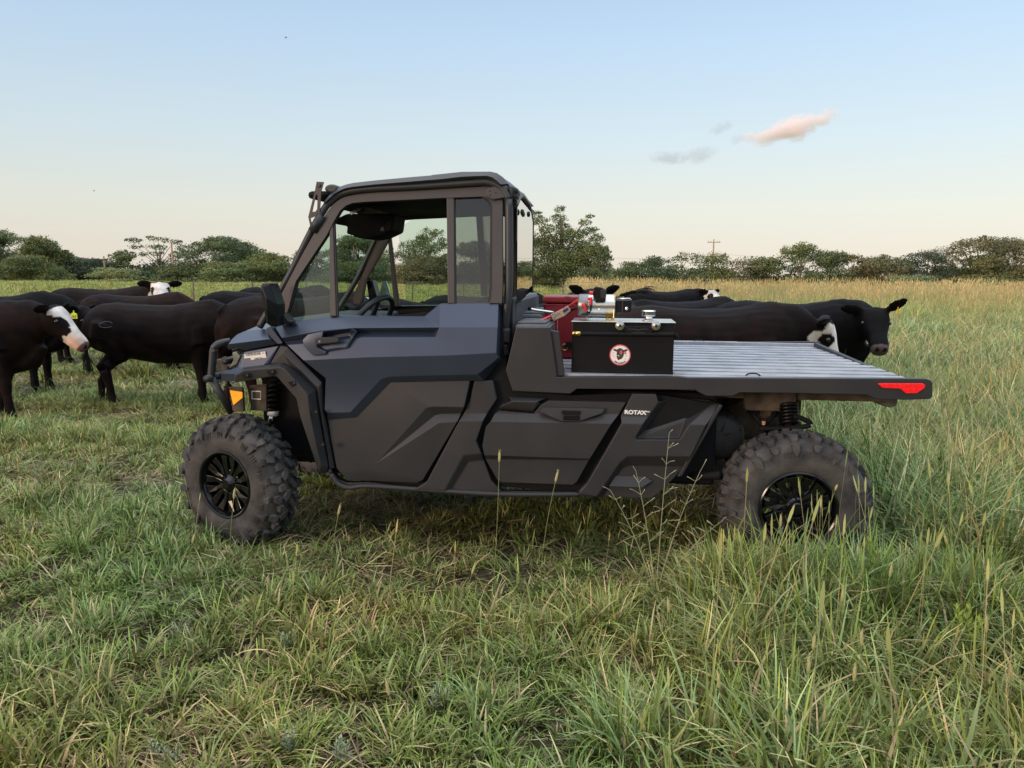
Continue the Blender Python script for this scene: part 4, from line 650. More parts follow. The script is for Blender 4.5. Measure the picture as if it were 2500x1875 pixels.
box('window_trim', xf-.004, xf+.010, 1.445, 1.46, zb-.02, zt-.1, rubber_seal, rg, .002)
# windscreen
wa, wb = lp('A', 900, 600, .16), lp('B', 545, 450, .17)
V = [(wa[0]-.01, .17, wa[2]), (wb[0]-.02, .19, wb[2]), (wb[0]-.02, 1.41, wb[2]), (wa[0]-.01, 1.43, wa[2])]; V += [(x+.006, y, z) for x, y, z in V]
link('windscreen', poly_mesh('windscreen', V, [[0, 1, 2, 3], [7, 6, 5, 4], [0, 4, 5, 1], [2, 6, 7, 3], [1, 5, 6, 2], [3, 7, 4, 0]]), glass_mat('windscreen_glass', (.84, .92, .88), .35), utv)
V = [(wa[0]-.03, .14, wa[2]-.03), (wa[0]+.5, .14, wa[2]-.04), (wa[0]+.5, 1.46, wa[2]-.04), (wa[0]-.03, 1.46, wa[2]-.03)]
# light bar bracket: plate with two cut-outs
def holed(name, outer, holes, a, th, m, b=0.0):
    bm = bmesh.new(); es = []
    for lpz in [outer]+holes:
        vs = [bm.verts.new(lp(*p, a, b)) for p in lpz]; es += [bm.edges.new((vs[i], vs[(i+1) % len(vs)])) for i in range(len(vs))]
    bmesh.ops.triangle_fill(bm, use_beauty=True, use_dissolve=True, edges=es); r_ = bmesh.ops.extrude_face_region(bm, geom=bm.faces[:])
    for v in [g for g in r_['geom'] if isinstance(g, bmesh.types.BMVert)]: v.co.y += th
    bmesh.ops.recalc_face_normals(bm, faces=bm.faces); me = D.meshes.new(name); bm.to_mesh(me); bm.free(); return link(name, me, m, utv)
br = holed('light_bar_bracket', pl('B', 403, 130, 500, 134, 465, 260, 445, 540, 480, 590, 340, 800, 325, 770, 290, 605, 380, 250), [pl('B', 392, 312, 418, 305, 410, 500, 385, 535, 342, 535), pl('B', 318, 625, 395, 592, 403, 610, 352, 705, 338, 705)], .13, .006, frame_m)
bk = lathe('light_bar', [(.02, .14), (.030, .15), (.030, 1.45), (.02, 1.46)], tube_m, utv, 16, 'y', lp('B', 600, 222, .14)*np.array([1, 0, 1])); bk.scale = (1.25, 1, .75)
lathe('bolt', [(.008, 0), (.010, .003), (.010, .01)], tube_m, br, 12, 'y', lp('B', 430, 180, .122))
mirrored.append(br)
# hinge at the top rear corner
hg = plate('cage_clamp', pl('C', 1010, 420, 1035, 330, 1130, 305, 1300, 282, 1322, 300, 1325, 452, 1120, 488, 1040, 450), .0, .03, frame_m, .075, .006)
h2 = plate('cage_clamp', pl('C', 1318, 300, 1390, 300, 1398, 505, 1330, 485), .0, .05, tube_m, .083, .004); h3 = plate('cage_clamp', pl('C', 1390, 310, 1455, 325, 1492, 400, 1455, 515, 1400, 500), .02, .02, frame_m, .083, .004)
for (x, y) in ((1085, 372), (1088, 430), (1165, 396), (1433, 372), (1433, 455)): lathe('bolt', [(.003, 0), (.009, .002), (.0095, .012)], black_m, hg, 14, 'y', lp('C', x, y, -.004 if x < 1300 else .012, .077))
mirrored += [hg, h2, h3]
# mirror
mi = facets('side_mirror', {'a': ('A', 872, 64, -.10), 'b': ('A', 980, 60, -.10), 'c': ('A', 992, 90, -.10), 'd': ('A', 1082, 345, -.09), 'e': ('A', 1084, 560, -.08), 'f': ('A', 1078, 645, -.08), 'g': ('A', 1010, 652, -.08), 'h': ('A', 940, 606, -.08), 'i': ('A', 905, 400, -.11), 'j': ('A', 864, 180, -.11), 'k': ('A', 885, 115, -.12), 'l': ('A', 938, 260, -.13), 'm': ('A', 950, 420, -.13), 'n': ('A', 965, 590, -.10)},
     [('a', 'b', 'c', 'k'), ('k', 'c', 'd', 'l'), ('l', 'd', 'e', 'm'), ('m', 'e', 'f', 'g', 'n'), ('a', 'k', 'j'), ('j', 'k', 'l', 'i'), ('i', 'l', 'm', 'n', 'h'), ('h', 'n', 'g')], black_s, th=.10, w_=.006)
arm = plate('mirror_arm', pl('A', 1070, 480, 1110, 465, 1180, 470, 1250, 560, 1290, 595, 1080, 640), .0, .07, plastic_d, w_=.01); mirrored += [mi, arm]
# --- bumper, grille, front underbody
bt = [lp('A', 445, 850, .16), lp('A', 350, 868, .13), lp('A', 270, 900, .12), lp('A', 228, 960, .12), lp('A', 215, 1100, .12), lp('A', 195, 1340, .12)]
mirrored += [pipe('bumper', curve_pts(bt, 5), .020, tube_m), pipe('bumper', [lp('A', 195, 1340, .12), lp('J', 395, 662, .18)], .021, tube_m)]
bx_ = bt[-1]; pipe('bumper', [(bx_[0], .07, bx_[2]), (bx_[0], 1.53, bx_[2])], .021, tube_m); pipe('bumper', [(bt[2][0], .2, bt[2][2]-.1), (bt[2][0], 1.4, bt[2][2]-.1)], .018, tube_m)
pipe('bumper_strut', [lp('A', 250, 1320, .16), lp('A', 340, 1315, .2)], .02, tube_m)
gr = box('winch', lp('A', 325, 1080, .4)[0], lp('A', 480, 1080, .4)[0], .35, 1.2, lp('A', 400, 1240, .4)[2], lp('A', 400, 1080, .4)[2], grime); gx = lp('A', 325, 1080, .35)[0]
for i, z_ in enumerate((1100, 1150, 1200)): q = lp('A', 400, z_, .34); lathe('winch_boss', [(.008, 0), (.020, .004), (.020, .02)], grime, gr, 14, 'y', (gx+.03+.035*(i % 2), .33, q[2]))
front_in = box('front_bulkhead', lp('J', 600, 460, .3)[0], -1.02, .32, 1.28, .42, .98, black_m)
mirrored += [plate('mud_guard', pl('J', 370, 478, 470, 482, 482, 655, 402, 655), .16, .02, grime), plate('mud_guard', pl('J', 518, 470, 642, 460, 642, 652, 528, 645), .22, .02, grime)]
plate('amber_reflector', pl('J', 380, 503, 470, 516, 471, 556, 405, 610), .154, .006, orange, w_=.002); dc = plate('warning_decal', pl('J', 535, 506, 602, 508, 602, 570, 537, 566), .216, .003, white_m, w_=0); plate('decal_print', pl('J', 541, 513, 597, 515, 597, 563, 542, 560), .2145, .003, grime, w_=0, parent=dc)
def coil(name, p0, p1, rad, wire_r, turns, m): 
    p0, p1 = np.array(p0), np.array(p1); d = p1-p0; dn = d/np.linalg.norm(d); a = np.cross(dn, [0, 1, 0]); a /= np.linalg.norm(a); b = np.cross(dn, a)
    return pipe(name, [p0+d*t+rad*(cos(2*pi*turns*t)*a+sin(2*pi*turns*t)*b) for t in np.linspace(0, 1, int(turns*14))], wire_r, m, k=7)
s0, s1 = lp('J', 712, 430, .34), lp('J', 692, 655, .30); mirrored.append(coil('coil_spring', s0, s1, .034, .0075, 6.5, black_s)); mirrored.append(pipe('shock_absorber', [s0+(0, 0, .03), s1], .018, black_m)); s2 = lp('J', 668, 745, .28)
mirrored += [pipe('shock_absorber', [s1, s2], .017, zinc), pipe('spring_clamp', [s1+(0, 0, .012), s1-(.004, 0, .02)], .033, white_m)]
mirrored += [pipe('suspension_arm', [lp('J', 690, 760, .25), (-1.25, .60, .36)], .018, black_m), pipe('suspension_arm', [lp('J', 560, 800, .25), (-1.55, .60, .36)], .018, black_m), pipe('brake_hose', curve_pts([lp('J', *q, .38) for q in ((750, 690), (790, 620), (850, 612), (870, 680), (880, 740))]), .006, grime), pipe('tie_rod', [lp('J', 830, 985, .25), lp('J', 985, 955, .5)], .02, black_m)]
plate('air_duct', pl('J', 800, 640, 870, 620, 890, 740, 820, 745), .45, .05, grime, w_=.01)
# --- rear underbody
chs = box('chassis', -1.0, 1.12, .22, 1.38, .40, .90, black_m, w_=.02); box('chassis', 1.0, 1.62, .55, 1.05, .72, .93, grime, w_=.02)
cv = lathe('belt_cover', [(.03, -.02), (.10, -.012), (.128, .01), (.135, .04), (.135, .14)], plastic_d, utv, 40, 'y', lp('G', 985, 830, .26))
for k in range(7): a = k*2*pi/7+.3; q = lp('G', 985, 830, .245); pipe('rib', [(q[0]+.03*cos(a), q[1]-.006, q[2]+.03*sin(a)), (q[0]+.122*cos(a), q[1]+.012, q[2]+.122*sin(a))], .004, plastic_d, cv, 5).location = -cv.location
eng = lathe('engine_case', [(.04, 0), (.10, .02), (.13, .07), (.13, .3)], grime, utv, 18, 'y', lp('G', 1330, 620, .40)); box('engine_case', lp('G', 1340, 380, .5)[0], lp('G', 1580, 380, .5)[0], .5, .9, lp('G', 1340, 470, .5)[2], lp('G', 1340, 370, .5)[2], grime, w_=.01)
lathe('exhaust', [(.02, 0), (.03, .01), (.035, .2)], mat('rusty_steel', (.28, .19, .12), .7, noise=.3, nscale=20), utv, 18, 'y', lp('G', 1560, 545, .4))
r0, r1 = lp('G', 1830, 440, .30), lp('G', 1845, 690, .26); mirrored.append(coil('coil_spring', r0, r1, .042, .010, 6, black_s)); mirrored += [pipe('shock_absorber', [r0, r1-(0, 0, .06)], .022, black_m), pipe('suspension_arm', [lp('G', 1300, 440, .35), lp('G', 1510, 690, .25)], .014, black_m), pipe('suspension_arm', [lp('G', 1760, 470, .35), lp('G', 1540, 690, .25)], .013, black_m)]
mirrored += [pipe('suspension_arm', curve_pts([lp('G', *q, .18) for q in ((1480, 735), (1700, 735), (2000, 715), (2105, 680), (2000, 610), (1900, 590))], 5), .013, black_m), lathe('bolt', [(.008, 0), (.011, .02)], mat('tan_bush', (.5, .3, .16), .6), utv, 12, 'z', lp('G', 1530, 690, .22)), pipe('suspension_arm', [lp('G', 450, 1330, .30), lp('G', 1000, 1310, .10)], .022, black_m)]
plate('skid_label', pl('G', 765, 1318, 960, 1282, 960, 1345, 770, 1368), .30, .01, mat('pale_plate', (.42, .36, .32), .6), w_=.002)
plate('rear_arch_trim', pl('G', 985, 440, 1030, 455, 530, 1320, 470, 1330), .045, .05, plastic_d)
box('frame_rail', .9, 1.98, .30, .36, .86, .93, grime); box('frame_rail', .9, 1.98, 1.24, 1.30, .86, .93, grime)
plate('tow_bracket', pl('I', 1705, 285, 1920, 305, 1905, 362, 1868, 376, 1810, 362, 1745, 335), .42, .10, grime, w_=.006); plate('fuel_decal', pl('G', 1478, 330, 1500, 296, 1522, 330), .30, .003, mat('yellow_print', (.7, .6, .1), .5), w_=0); box('rear_crossmember', lp('G', 1300, 350, .3)[0], lp('G', 1920, 350, .3)[0], .28, .34, .80, .93, grime); box('diff_guard', lp('G', 1935, 320, .5)[0], lp('G', 2075, 320, .5)[0], .5, .8, .88, .96, grime)
# axles
pipe('axle', [(-1.4977, .2, .36), (-1.4977, 1.4, .36)], .018, black_m); pipe('axle', [(1.4977, .2, .36), (1.4977, 1.4, .36)], .022, black_m); box('differential', 1.38, 1.62, .65, .95, .30, .48, grime, w_=.03); box('differential', -1.58, -1.42, .68, .92, .30, .45, grime, w_=.03)
# --- cab interior
dash = box('dashboard', wa[0]+.02, wa[0]+.42, .18, 1.42, .98, 1.245, plastic_d, w_=.03); box('seat', -.35, .02, .2, 1.4, .75, 1.12, black_m, w_=.05); box('cab_floor', -1.0, .05, .12, 1.48, .42, .48, black_m)
hl_ = box('headliner', lp('C', 0, 480, .2)[0]-.55, -.02, .17, 1.43, lp('C', 0, 470, .2)[2], lp('C', 0, 440, .2)[2]+.03, black_m, w_=.02)
vsr = facets('overhead_console', {'a': ('B', 640, 640, .5), 'b': ('B', 810, 560, .5), 'c': ('B', 1450, 560, .6), 'd': ('B', 1420, 790, .6), 'e': ('B', 1250, 870, .6), 'f': ('B', 1080, 905, .6), 'g': ('B', 960, 890, .6), 'h': ('B', 870, 850, .6), 'i': ('B', 800, 832, .6), 'j': ('B', 812, 706, .55), 'k': ('B', 640, 706, .5)}, [('a', 'b', 'c', 'd', 'e', 'f', 'g', 'h', 'i', 'j', 'k')], black_m, th=.25, w_=.02)
plate('console_lamp', pl('B', 1040, 735, 1110, 715, 1225, 725, 1200, 815, 1120, 800), .592, .01, plastic_d, w_=.004, parent=vsr); plate('console_lamp', pl('B', 1245, 735, 1310, 735, 1330, 800, 1255, 800), .592, .01, plastic_d, w_=.004, parent=vsr)
plate('mirror_clip', pl('B', 845, 545, 965, 482, 1010, 484, 985, 515, 870, 580), .45, .006, zinc, w_=.001, parent=vsr)
# steering wheel
sc_ = lp('H', 520, 650, .42); swe = empty('steering_wheel', sc_, 0, utv); swe.rotation_euler = (R(-12), R(-52), 0)
bmw = [(.165*cos(a), .165*sin(a), 0) for a in np.linspace(0, 2*pi, 37)]; V, Fc = tubes([[(p, .016) for p in bmw]], 10); link('wheel_rim', np_mesh('wheel_rim', V, Fc), tube_m, swe, smooth=True)
V, Fc = tubes([[((0, 0, 0), .02), ((.155*cos(a), .155*sin(a), 0), .010)] for a in (R(90), R(210), R(330))], 8); link('wheel_spokes', np_mesh('wheel_spokes', V, Fc), tube_m, swe); pipe('steering_column', [sc_, sc_+(-.35, 0, -.20)], .025, black_m)
# far door card and mirror glass
for o in mirrored:
    o2 = mirror(o)
    if o.name.startswith(('roll_cage', 'door_frame', 'window_', 'quarter', 'vent', 'cage_clamp')): o2.location.x -= .065
mg = link('mirror_glass', poly_mesh('mirror_glass', [lp('H', *q, 1.62) for q in ((615, 360), (660, 200), (710, 185), (745, 290), (765, 440), (735, 470), (640, 470))], [[0, 1, 2, 3, 4, 5, 6]]), chrome, utv); so_ = mg.modifiers.new('solid', 'SOLIDIFY'); so_.thickness = .01
# --- wheels
def make_wheel():
    root = empty('wheel', (0, 0, 0), 0, utv); RT, WT = .372, .255; root.scale = (1, .86, 1)
    prof = [(.178, .012), (.186, -.006), (.200, -.016), (.225, -.024), (.27, -.026), (.305, -.016), (.330, .002), (RT-.026, .030), (RT-.022, .07), (RT-.020, .128)]; prof = prof+[(r_, .256-h) for r_, h in prof[::-1][1:]]
    V = []; k = 96; n = len(prof)
    for (r_, h) in prof:
        for j in range(k): t = 2*pi*j/k; V.append((r_*cos(t), h, r_*sin(t)))
    Fs = [[i*k+j, i*k+(j+1) % k, (i+1)*k+(j+1) % k, (i+1)*k+j] for i in range(n-1) for j in range(k)]
    g = np.random.default_rng(1)
    def rad(y): # carcass radius at y
        return np.interp(y, [p[1] for p in prof[3:-3]], [p[0] for p in prof[3:-3]])
    def lug(poly, h, flare_=1.0, drop=.012, side=None):
        """poly of (angle, y); raised by h above the carcass"""
        b0 = len(V); m_ = len(poly)
        ca, cyy = np.mean([p[0] for p in poly]), np.mean([p[1] for p in poly])
        for (a, y) in poly: r_ = rad(y)-drop; V.append((r_*cos(a), y, r_*sin(a)))
        for (a, y) in poly: a2, y2 = ca+(a-ca)*.91, cyy+(y-cyy)*.93; r_ = rad(y2)+h*1.25; V.append((r_*cos(a2), y2, r_*sin(a2)))
        Fs.append([b0+m_+i for i in range(m_)])
        for i in range(m_): j = (i+1) % m_; Fs.append([b0+i, b0+j, b0+m_+j, b0+m_+i])
    NL = 20; st = 2*pi/NL
    for i in range(NL):
        a = i*st+g.normal()*.004
        for sgn in (0, 1):
            Y = (lambda y: y) if not sgn else (lambda y: .256-y); o_ = a+(.5*st if sgn else 0)
            # centre blocks: angled, interlocking
            lug([(o_-.075, Y(.075)), (o_-.02, Y(.062)), (o_+.085, Y(.098)), (o_+.10, Y(.122)), (o_+.03, Y(.124)), (o_-.06, Y(.100))], .0205)
            # intermediate notched block
            lug([(o_+.085, Y(.045)), (o_+.175, Y(.040)), (o_+.20, Y(.070)), (o_+.16, Y(.090)), (o_+.10, Y(.080))], .0205)
            # shoulder block wraps over the edge, alternately long and short
            lg = i % 2; y_out = -.004 if lg else .006
            lug([(o_-.075, Y(.052)), (o_-.095, Y(.026)), (o_-.070, Y(y_out)), (o_+.015, Y(y_out)), (o_+.040, Y(.030)), (o_+.030, Y(.050))], .0195)
            # side biter on the sidewall
            for (r0, r1, w0, w1) in (((.276, .336, .034, .062),) if lg else ((.306, .338, .050, .060),)):
                ys = -.026 if not sgn else .282; yo = .012 if not sgn else -.012; b0 = len(V); ac = o_-.03
                hx = [(r1, -w1), (r1, w1), ((r0+r1)/2, w1*1.05), (r0, w0*.6), (r0, -w0*.6), ((r0+r1)/2, -w1*1.05)]
                for (r_, w__) in hx: V.append((r_*cos(ac+w__), ys+yo*1.6, r_*sin(ac+w__)))
                for (r_, w__) in hx: V.append(((r_*.995)*cos(ac+w__*.82), ys+(-.006 if r_ > .32 else -.013) * (1 if not sgn else -1), (r_*.995)*sin(ac+w__*.82)))
                Fs.append([b0+6+q for q in range(6)])
                for q in range(6): j = (q+1) % 6; Fs.append([b0+q, b0+j, b0+6+j, b0+6+q])
            # small ribs under the side biter
            for dq in (-.05, 0.0, .05):
                b0 = len(V); ys = -.0245 if not sgn else .2805; sg_ = -1 if not sgn else 1; a3 = o_+.12+dq
                for (r_, w__, e_) in ((.262, .006, 0), (.300, .010, 0), (.300, -.010, 0), (.262, -.006, 0), (.264, .003, .003), (.298, .006, .003), (.298, -.006, .003), (.264, -.003, .003)): V.append((r_*cos(a3+w__), ys+sg_*(e_*2.2-.002), r_*sin(a3+w__)))
                Fs.extend([[b0+4, b0+5, b0+6, b0+7]]+[[b0+q, b0+(q+1) % 4, b0+4+(q+1) % 4, b0+4+q] for q in range(4)])
    ty = link('tyre', poly_mesh('tyre', V, Fs), rubber, root); fixn(ty.data); ty.data.polygons.foreach_set('use_smooth', [i < (n-1)*k for i in range(len(ty.data.polygons))]); ty.data.update()
    # rim: outer lip, barrel, seven split spokes, hub
    rp_ = [(.160, .10), (.166, .03), (.170, .014), (.181, .006), (.188, -.010), (.190, -.016), (.184, -.020), (.176, -.014), (.172, .004), (.164, .022), (.158, .05), (.150, .12), (.150, .20)]
    rim = lathe('rim', rp_, rim_m, root, 72); me = rim.data; bm = bmesh.new(); bm.from_mesh(me); bmesh.ops.delete(bm, geom=[f for f in bm.faces if len(f.verts) > 4], context='FACES'); bm.to_mesh(me); bm.free()
    Vs, Fz = [], []
    def prism(poly, y0, y1, inset=.0):
        b0 = len(Vs); m_ = len(poly); cx, cz = np.mean([p[0] for p in poly]), np.mean([p[1] for p in poly])
        for (x, z, d) in poly: Vs.append((x, y1, z))
        for (x, z, d) in poly: Vs.append((cx+(x-cx)*(1-inset), y0+d, cz+(z-cz)*(1-inset)))
        Fz.append([b0+m_+i for i in range(m_)]); Fz.append([b0+i for i in range(m_)][::-1])
        for i in range(m_): j = (i+1) % m_; Fz.append([b0+i, b0+j, b0+m_+j, b0+m_+i])
    def pol(r_, a): return (r_*cos(a), r_*sin(a))
    for i in range(7):
        a = 2*pi*i/7+.22
        for sg in (-1, 1):
            q = [pol(.045, a+sg*.03), pol(.048, a+sg*.46), pol(.095, a+sg*.33), pol(.168, a+sg*.41), pol(.168, a+sg*.12), pol(.10, a+sg*.03)]
            prism([(q[0][0], q[0][1], .012), (q[1][0], q[1][1], .012), (q[2][0], q[2][1], .010), (q[3][0], q[3][1], -.004), (q[4][0], q[4][1], -.004), (q[5][0], q[5][1], .006)], .014, .055, .10)
        aa = a+pi/7; q = [pol(.05, aa-.25), pol(.05, aa+.25), pol(.078, aa+.12), pol(.082, aa), pol(.078, aa-.12)]; prism([(x, z, 0) for x, z in q], .030, .06, .08)
    sp = link('rim_spokes', poly_mesh('rim_spokes', Vs, Fz), rim_m, root); fixn(sp.data); bev(sp, .0025, 2)
    cap = lathe('hub_cap', [(.006, -.004), (.026, -.003), (.034, .006), (.040, .020), (.052, .030), (.056, .06)], rim_m, root, 24)
    for i in range(4): a = i*pi/2+.6; lathe('wheel_nut', [(.005, .014), (.008, .018), (.009, .05)], rim_m, root, 8, 'y', (.062*cos(a), 0, .062*sin(a)))
    lathe('brake_disc', [(.02, .10), (.115, .10), (.115, .108), (.02, .108)], zinc, root, 40)
    return root
wh = make_wheel()
def copy_tree(o, parent):
    c = o.copy(); C.objects.link(c); c.parent = parent
    for ch in list(o.children): copy_tree(ch, c)
    return c
STEER = R(-19)
specs = [(-1.4977, 0.0, STEER, .1), (1.4977, 0.0, 0, .5), (-1.4977, W_, pi+STEER, .9), (1.4977, W_, pi, 1.7)]
for i, (x, y, rz, sp) in enumerate(specs):
    o = wh if i == 0 else copy_tree(wh, utv); o.location = (x, y, .36); o.rotation_mode = 'XYZ'; o.rotation_euler = (0, sp, rz)
    # roll about the axle first, then steer
    o.rotation_mode = 'QUATERNION'; o.scale = (.985, .78, .985) if x < 0 else (1, .88, 1); o.rotation_quaternion = Matrix.Rotation(rz, 3, 'Z').to_quaternion() @ Matrix.Rotation(sp, 3, 'Y').to_quaternion()
# --- flat bed
zd0 = lp('P', 1655, 918, .09)[2]; SL = .0
def zdk(y): return zd0+SL*(y-.09)
BX0, BX1, BY1 = lp('K', 1085, 660, .09)[0], 2.035, 2.03
bside = plate('bed_side', pl('K', 1085, 302, 1332, 300, 1340, 325, 1386, 656)+pl('M', 240, 1122, 1480, 1117)+pl('I', 500, 172, 1200, 176, 1940, 178, 2110, 180, 2138, 190, 2149, 208, 2149, 298, 2132, 316, 1980, 322, 1760, 316, 1702, 287, 1200, 276, 850, 272, 795, 296, 620, 296, 560, 265)+pl('M', 1650, 1252, 450, 1242, 380, 1292)+pl('K', 1060, 768, 1010, 620), .045, .045, plastic, w_=.006)
bs2 = plate('bed_side_inset', pl('K', 1336, 322, 1402, 329, 1443, 657, 1384, 660), .060, .03, plastic, w_=.004, parent=bside)
far = mirror(bside); far.location.y = .47; far2 = mirror(bs2); far2.parent = far; far2.location.y = 0
far.location.x = -.015; far.location.z = .012
plate('tail_light', pl('I', 1778, 213, 1800, 210, 2085, 211, 2101, 224, 2096, 242, 2042, 278, 1970, 278, 1930, 246, 1812, 241), .036, .012, redlens, w_=.003)
# ribbed deck: one profile across the bed, extruded along it
prof = []; y = .085; prof.append((y, 0)); prof += [(.15, 0), (.155, -.018)]; y = .165; nrb = 11; pitch_ = (BY1-.10-.165)/nrb
for i in range(nrb): prof += [(y+.030, -.045), (y+.034, .0), (y+pitch_-.034, .0), (y+pitch_-.030, -.045)]; y += pitch_
prof += [(BY1-.085, -.018), (BY1-.08, .02), (BY1, .02), (BY1, -.07), (.085, -.07)]
xa, xb = BX0+.02, BX1+.005; V = [(x, p[0], zdk(p[0])+p[1]) for x in (xa, xb) for p in prof]; m_ = len(prof)
# the rear edge is cut back a little towards the far corner
for k_ in range(m_, 2*m_): vx, vy, vz = V[k_]; V[k_] = (vx, vy, vz)
deck = link('bed_deck', poly_mesh('bed_deck', V, [[i, (i+1) % m_, m_+(i+1) % m_, m_+i] for i in range(m_)]+[list(range(m_))[::-1], list(range(m_, 2*m_))]), alu, utv); fixn(deck.data); bev(deck, .003, 2, 25)
for (c, x, y) in (('G', 1375, 78), ('N', 280, 150), ('N', 625, 360)): q = lz(c, x, y, zdk(.12 if y > 70 and c == 'G' else .3)); 
for (x, y) in ((lz('G', 1375, 85, zdk(.12))[0], .12), (lp('N', 285, 152, 1.99)[0], BY1-.04)):
    V, Fc = tubes([[((x+.035*cos(a), y, zdk(y)+.004+.016*(y > 1)+.014*sin(a)), .004) for a in np.linspace(0, pi, 11)]], 6); link('tie_down_ring', np_mesh('tie_down_ring', V, Fc), black_m, deck, smooth=True)
tg = box('tailgate_edge', BX1-.03, BX1+.0, .10, BY1-.09, zdk(.1)-.085, zdk(.1)-.02, plastic_d); tg.rotation_euler = (R(1.5), 0, 0)
# headboard behind the cab
hbx = lp('E', 480, 640, .5)[0]
hb = box('headboard', hbx-.04, hbx, .22, 1.5, zd0, lp('E', 500, 410, .9)[2], alu_d, w_=.008)
V, Fs = [], []
for i in range(26):
    y0 = .26+i*.047; b0 = len(V); zt_ = lp('E', 500, 410, .9)[2]-.012
    V += [(hbx, y0, zd0+.10), (hbx, y0+.03, zd0+.10), (hbx, y0+.03, zt_), (hbx, y0, zt_), (hbx+.014, y0+.006, zd0+.11), (hbx+.014, y0+.024, zd0+.11), (hbx+.014, y0+.024, zt_-.01), (hbx+.014, y0+.006, zt_-.01)]
    Fs += [[b0+4, b0+5, b0+6, b0+7], [b0, b0+1, b0+5, b0+4], [b0+1, b0+2, b0+6, b0+5], [b0+2, b0+3, b0+7, b0+6], [b0+3, b0, b0+4, b0+7]]
link('headboard_ribs', poly_mesh('headboard_ribs', V, Fs), alu_d, hb)
fg = box('folded_side_board', hbx+.02, hbx+.19, .12, .52, lz('E', 500, 900, 1.2)[2]-.08, 1.245, alu_d, w_=.012); fg.rotation_euler = (0, 0, 0)
for i in range(5): box('board_rib', hbx+.03, hbx+.18, .15+i*.075, .185+i*.075, 1.245, 1.258, alu_d, fg, .004)
for i in range(4): box('board_rib', hbx+.19, hbx+.202, .14+i*.09, .19+i*.09, 1.14, 1.235, alu_d, fg, .004)
fg2 = box('folded_side_board', hbx+.0, hbx+.12, .56, 1.3, 1.10, 1.275, alu_d, w_=.012)
for i in range(8): box('board_rib', hbx+.01, hbx+.125, .58+i*.088, .625+i*.088, 1.270, 1.287, alu_d, fg2, .004)
box('cab_latch', lp('E', 165, 1000, .1)[0], lp('E', 300, 1000, .1)[0], .10, .16, lp('E', 200, 1240, .1)[2], lp('E', 200, 980, .1)[2], plastic_d, w_=.012); box('cab_latch', lp('E', 190, 1300, .07)[0], lp('E', 262, 1300, .07)[0], .07, .12, lp('E', 200, 1440, .07)[2], lp('E', 200, 1260, .07)[2], black_s, w_=.006)
plate('cab_rear_wall', pl('E', 160, 560, 330, 560, 330, 860, 250, 1330, 160, 1659, -200, 1659, -200, 560), .17, 1.26, black_m, w_=.01)
box('cab_rear_wall', xr-.05, xr-.01, .18, 1.42, .9, zb+.01, black_m)
# ---------------------------------------------------------------- cargo on the bed
def cargo(name, label, cat, x, y, z): o = empty(name, T(x, y, z), -TANG); tag(o, label, cat); return o
def reparent(objs, root):
    """parts are modelled in truck coordinates; hang them on their own thing without moving them"""
    off = Matrix.Rotation(TANG, 4, 'Z') @ Matrix.Translation(Vector(TO)-root.location)@ Matrix.Rotation(-TANG, 4, 'Z')
    for o in objs:
        if o.parent == utv: o.parent = root; o.location = o.location+off.to_translation() if o.matrix_local is not None else o.location
before = set(D.objects)
YR = .14
tank = empty('hydraulic_tank', (0, 0, 0)); x0, x1 = lp('M', 397, 800, YR)[0], lp('M', 1432, 800, YR)[0]; z1 = lp('M', 900, 572, YR)[2]; z0 = lp('M', 900, 1100, YR)[2]; YB = YR+.30
body = box('tank_body', x0, x1, YR, YB, z0, z1, black_s, w_=.004); lid = box('tank_lid', x0-.003, x1+.006, YR-.006, YB+.006, z1, z1+.006, zinc, w_=.002)
flr = box('tank_flange', x0+.0, x1+.004, YR-.004, YB, z0+.012, z0+.016, black_s, w_=.001)
hnd = plate('carry_handle', pl('M', 880, 600, 925, 612, 1210, 612, 1255, 600, 1262, 622, 1190, 685, 970, 685, 900, 625), YR-.026, .006, black_s, w_=.002)
slot = [plate('handle_slot', pl('M', 965, 632, 1050, 632, 1072, 645, 1095, 632, 1172, 632, 1172, 642, 1100, 644, 1072, 658, 1045, 644, 965, 642), YR-.0275, .002, plastic, w_=0), plate('handle_slot', pl('M', 1010, 670, 1140, 670, 1140, 678, 1010, 678), YR-.0275, .002, plastic, w_=0)]
for (x, y) in ((885, 602), (1252, 602)): q = lp('M', x, y, YR-.03); lathe('washer', [(.006, -.004), (.010, -.002), (.0225, .000), (.0235, .006), (.012, .008), (.012, .03)], zinc, utv, 28, 'y', q); lathe('bolt_head', [(.003, -.010), (.0075, -.008), (.0075, .0)], plastic_d, utv, 6, 'y', q)
hz_ = lp('M', 900, 690, YR-.02)[2]; e_ = lp('M', 1440, 700, YR-.02)
hose = pipe('hose', curve_pts([lp('M', 480, 682, YR-.016), lp('M', 900, 688, YR-.018), lp('M', 1380, 690, YR-.02), lp('M', 1435, 692, YR-.02), lp('M', 1460, 712, YR-.01), (e_[0]+.012, YR+.02, hz_-.014)], 6), .0105, black_m)
bf = [pipe('brass_fitting', [lp('M', 402, 680, YR-.016), lp('M', 432, 680, YR-.016)], .010, brass, k=6), pipe('brass_fitting', [lp('M', 430, 680, YR-.016), lp('M', 487, 682, YR-.016)], .0125, brass, k=6)]
plate('foot_bracket', pl('M', 1425, 1060, 1482, 1113, 1425, 1113), YR-.004, .02, zinc, w_=.001)
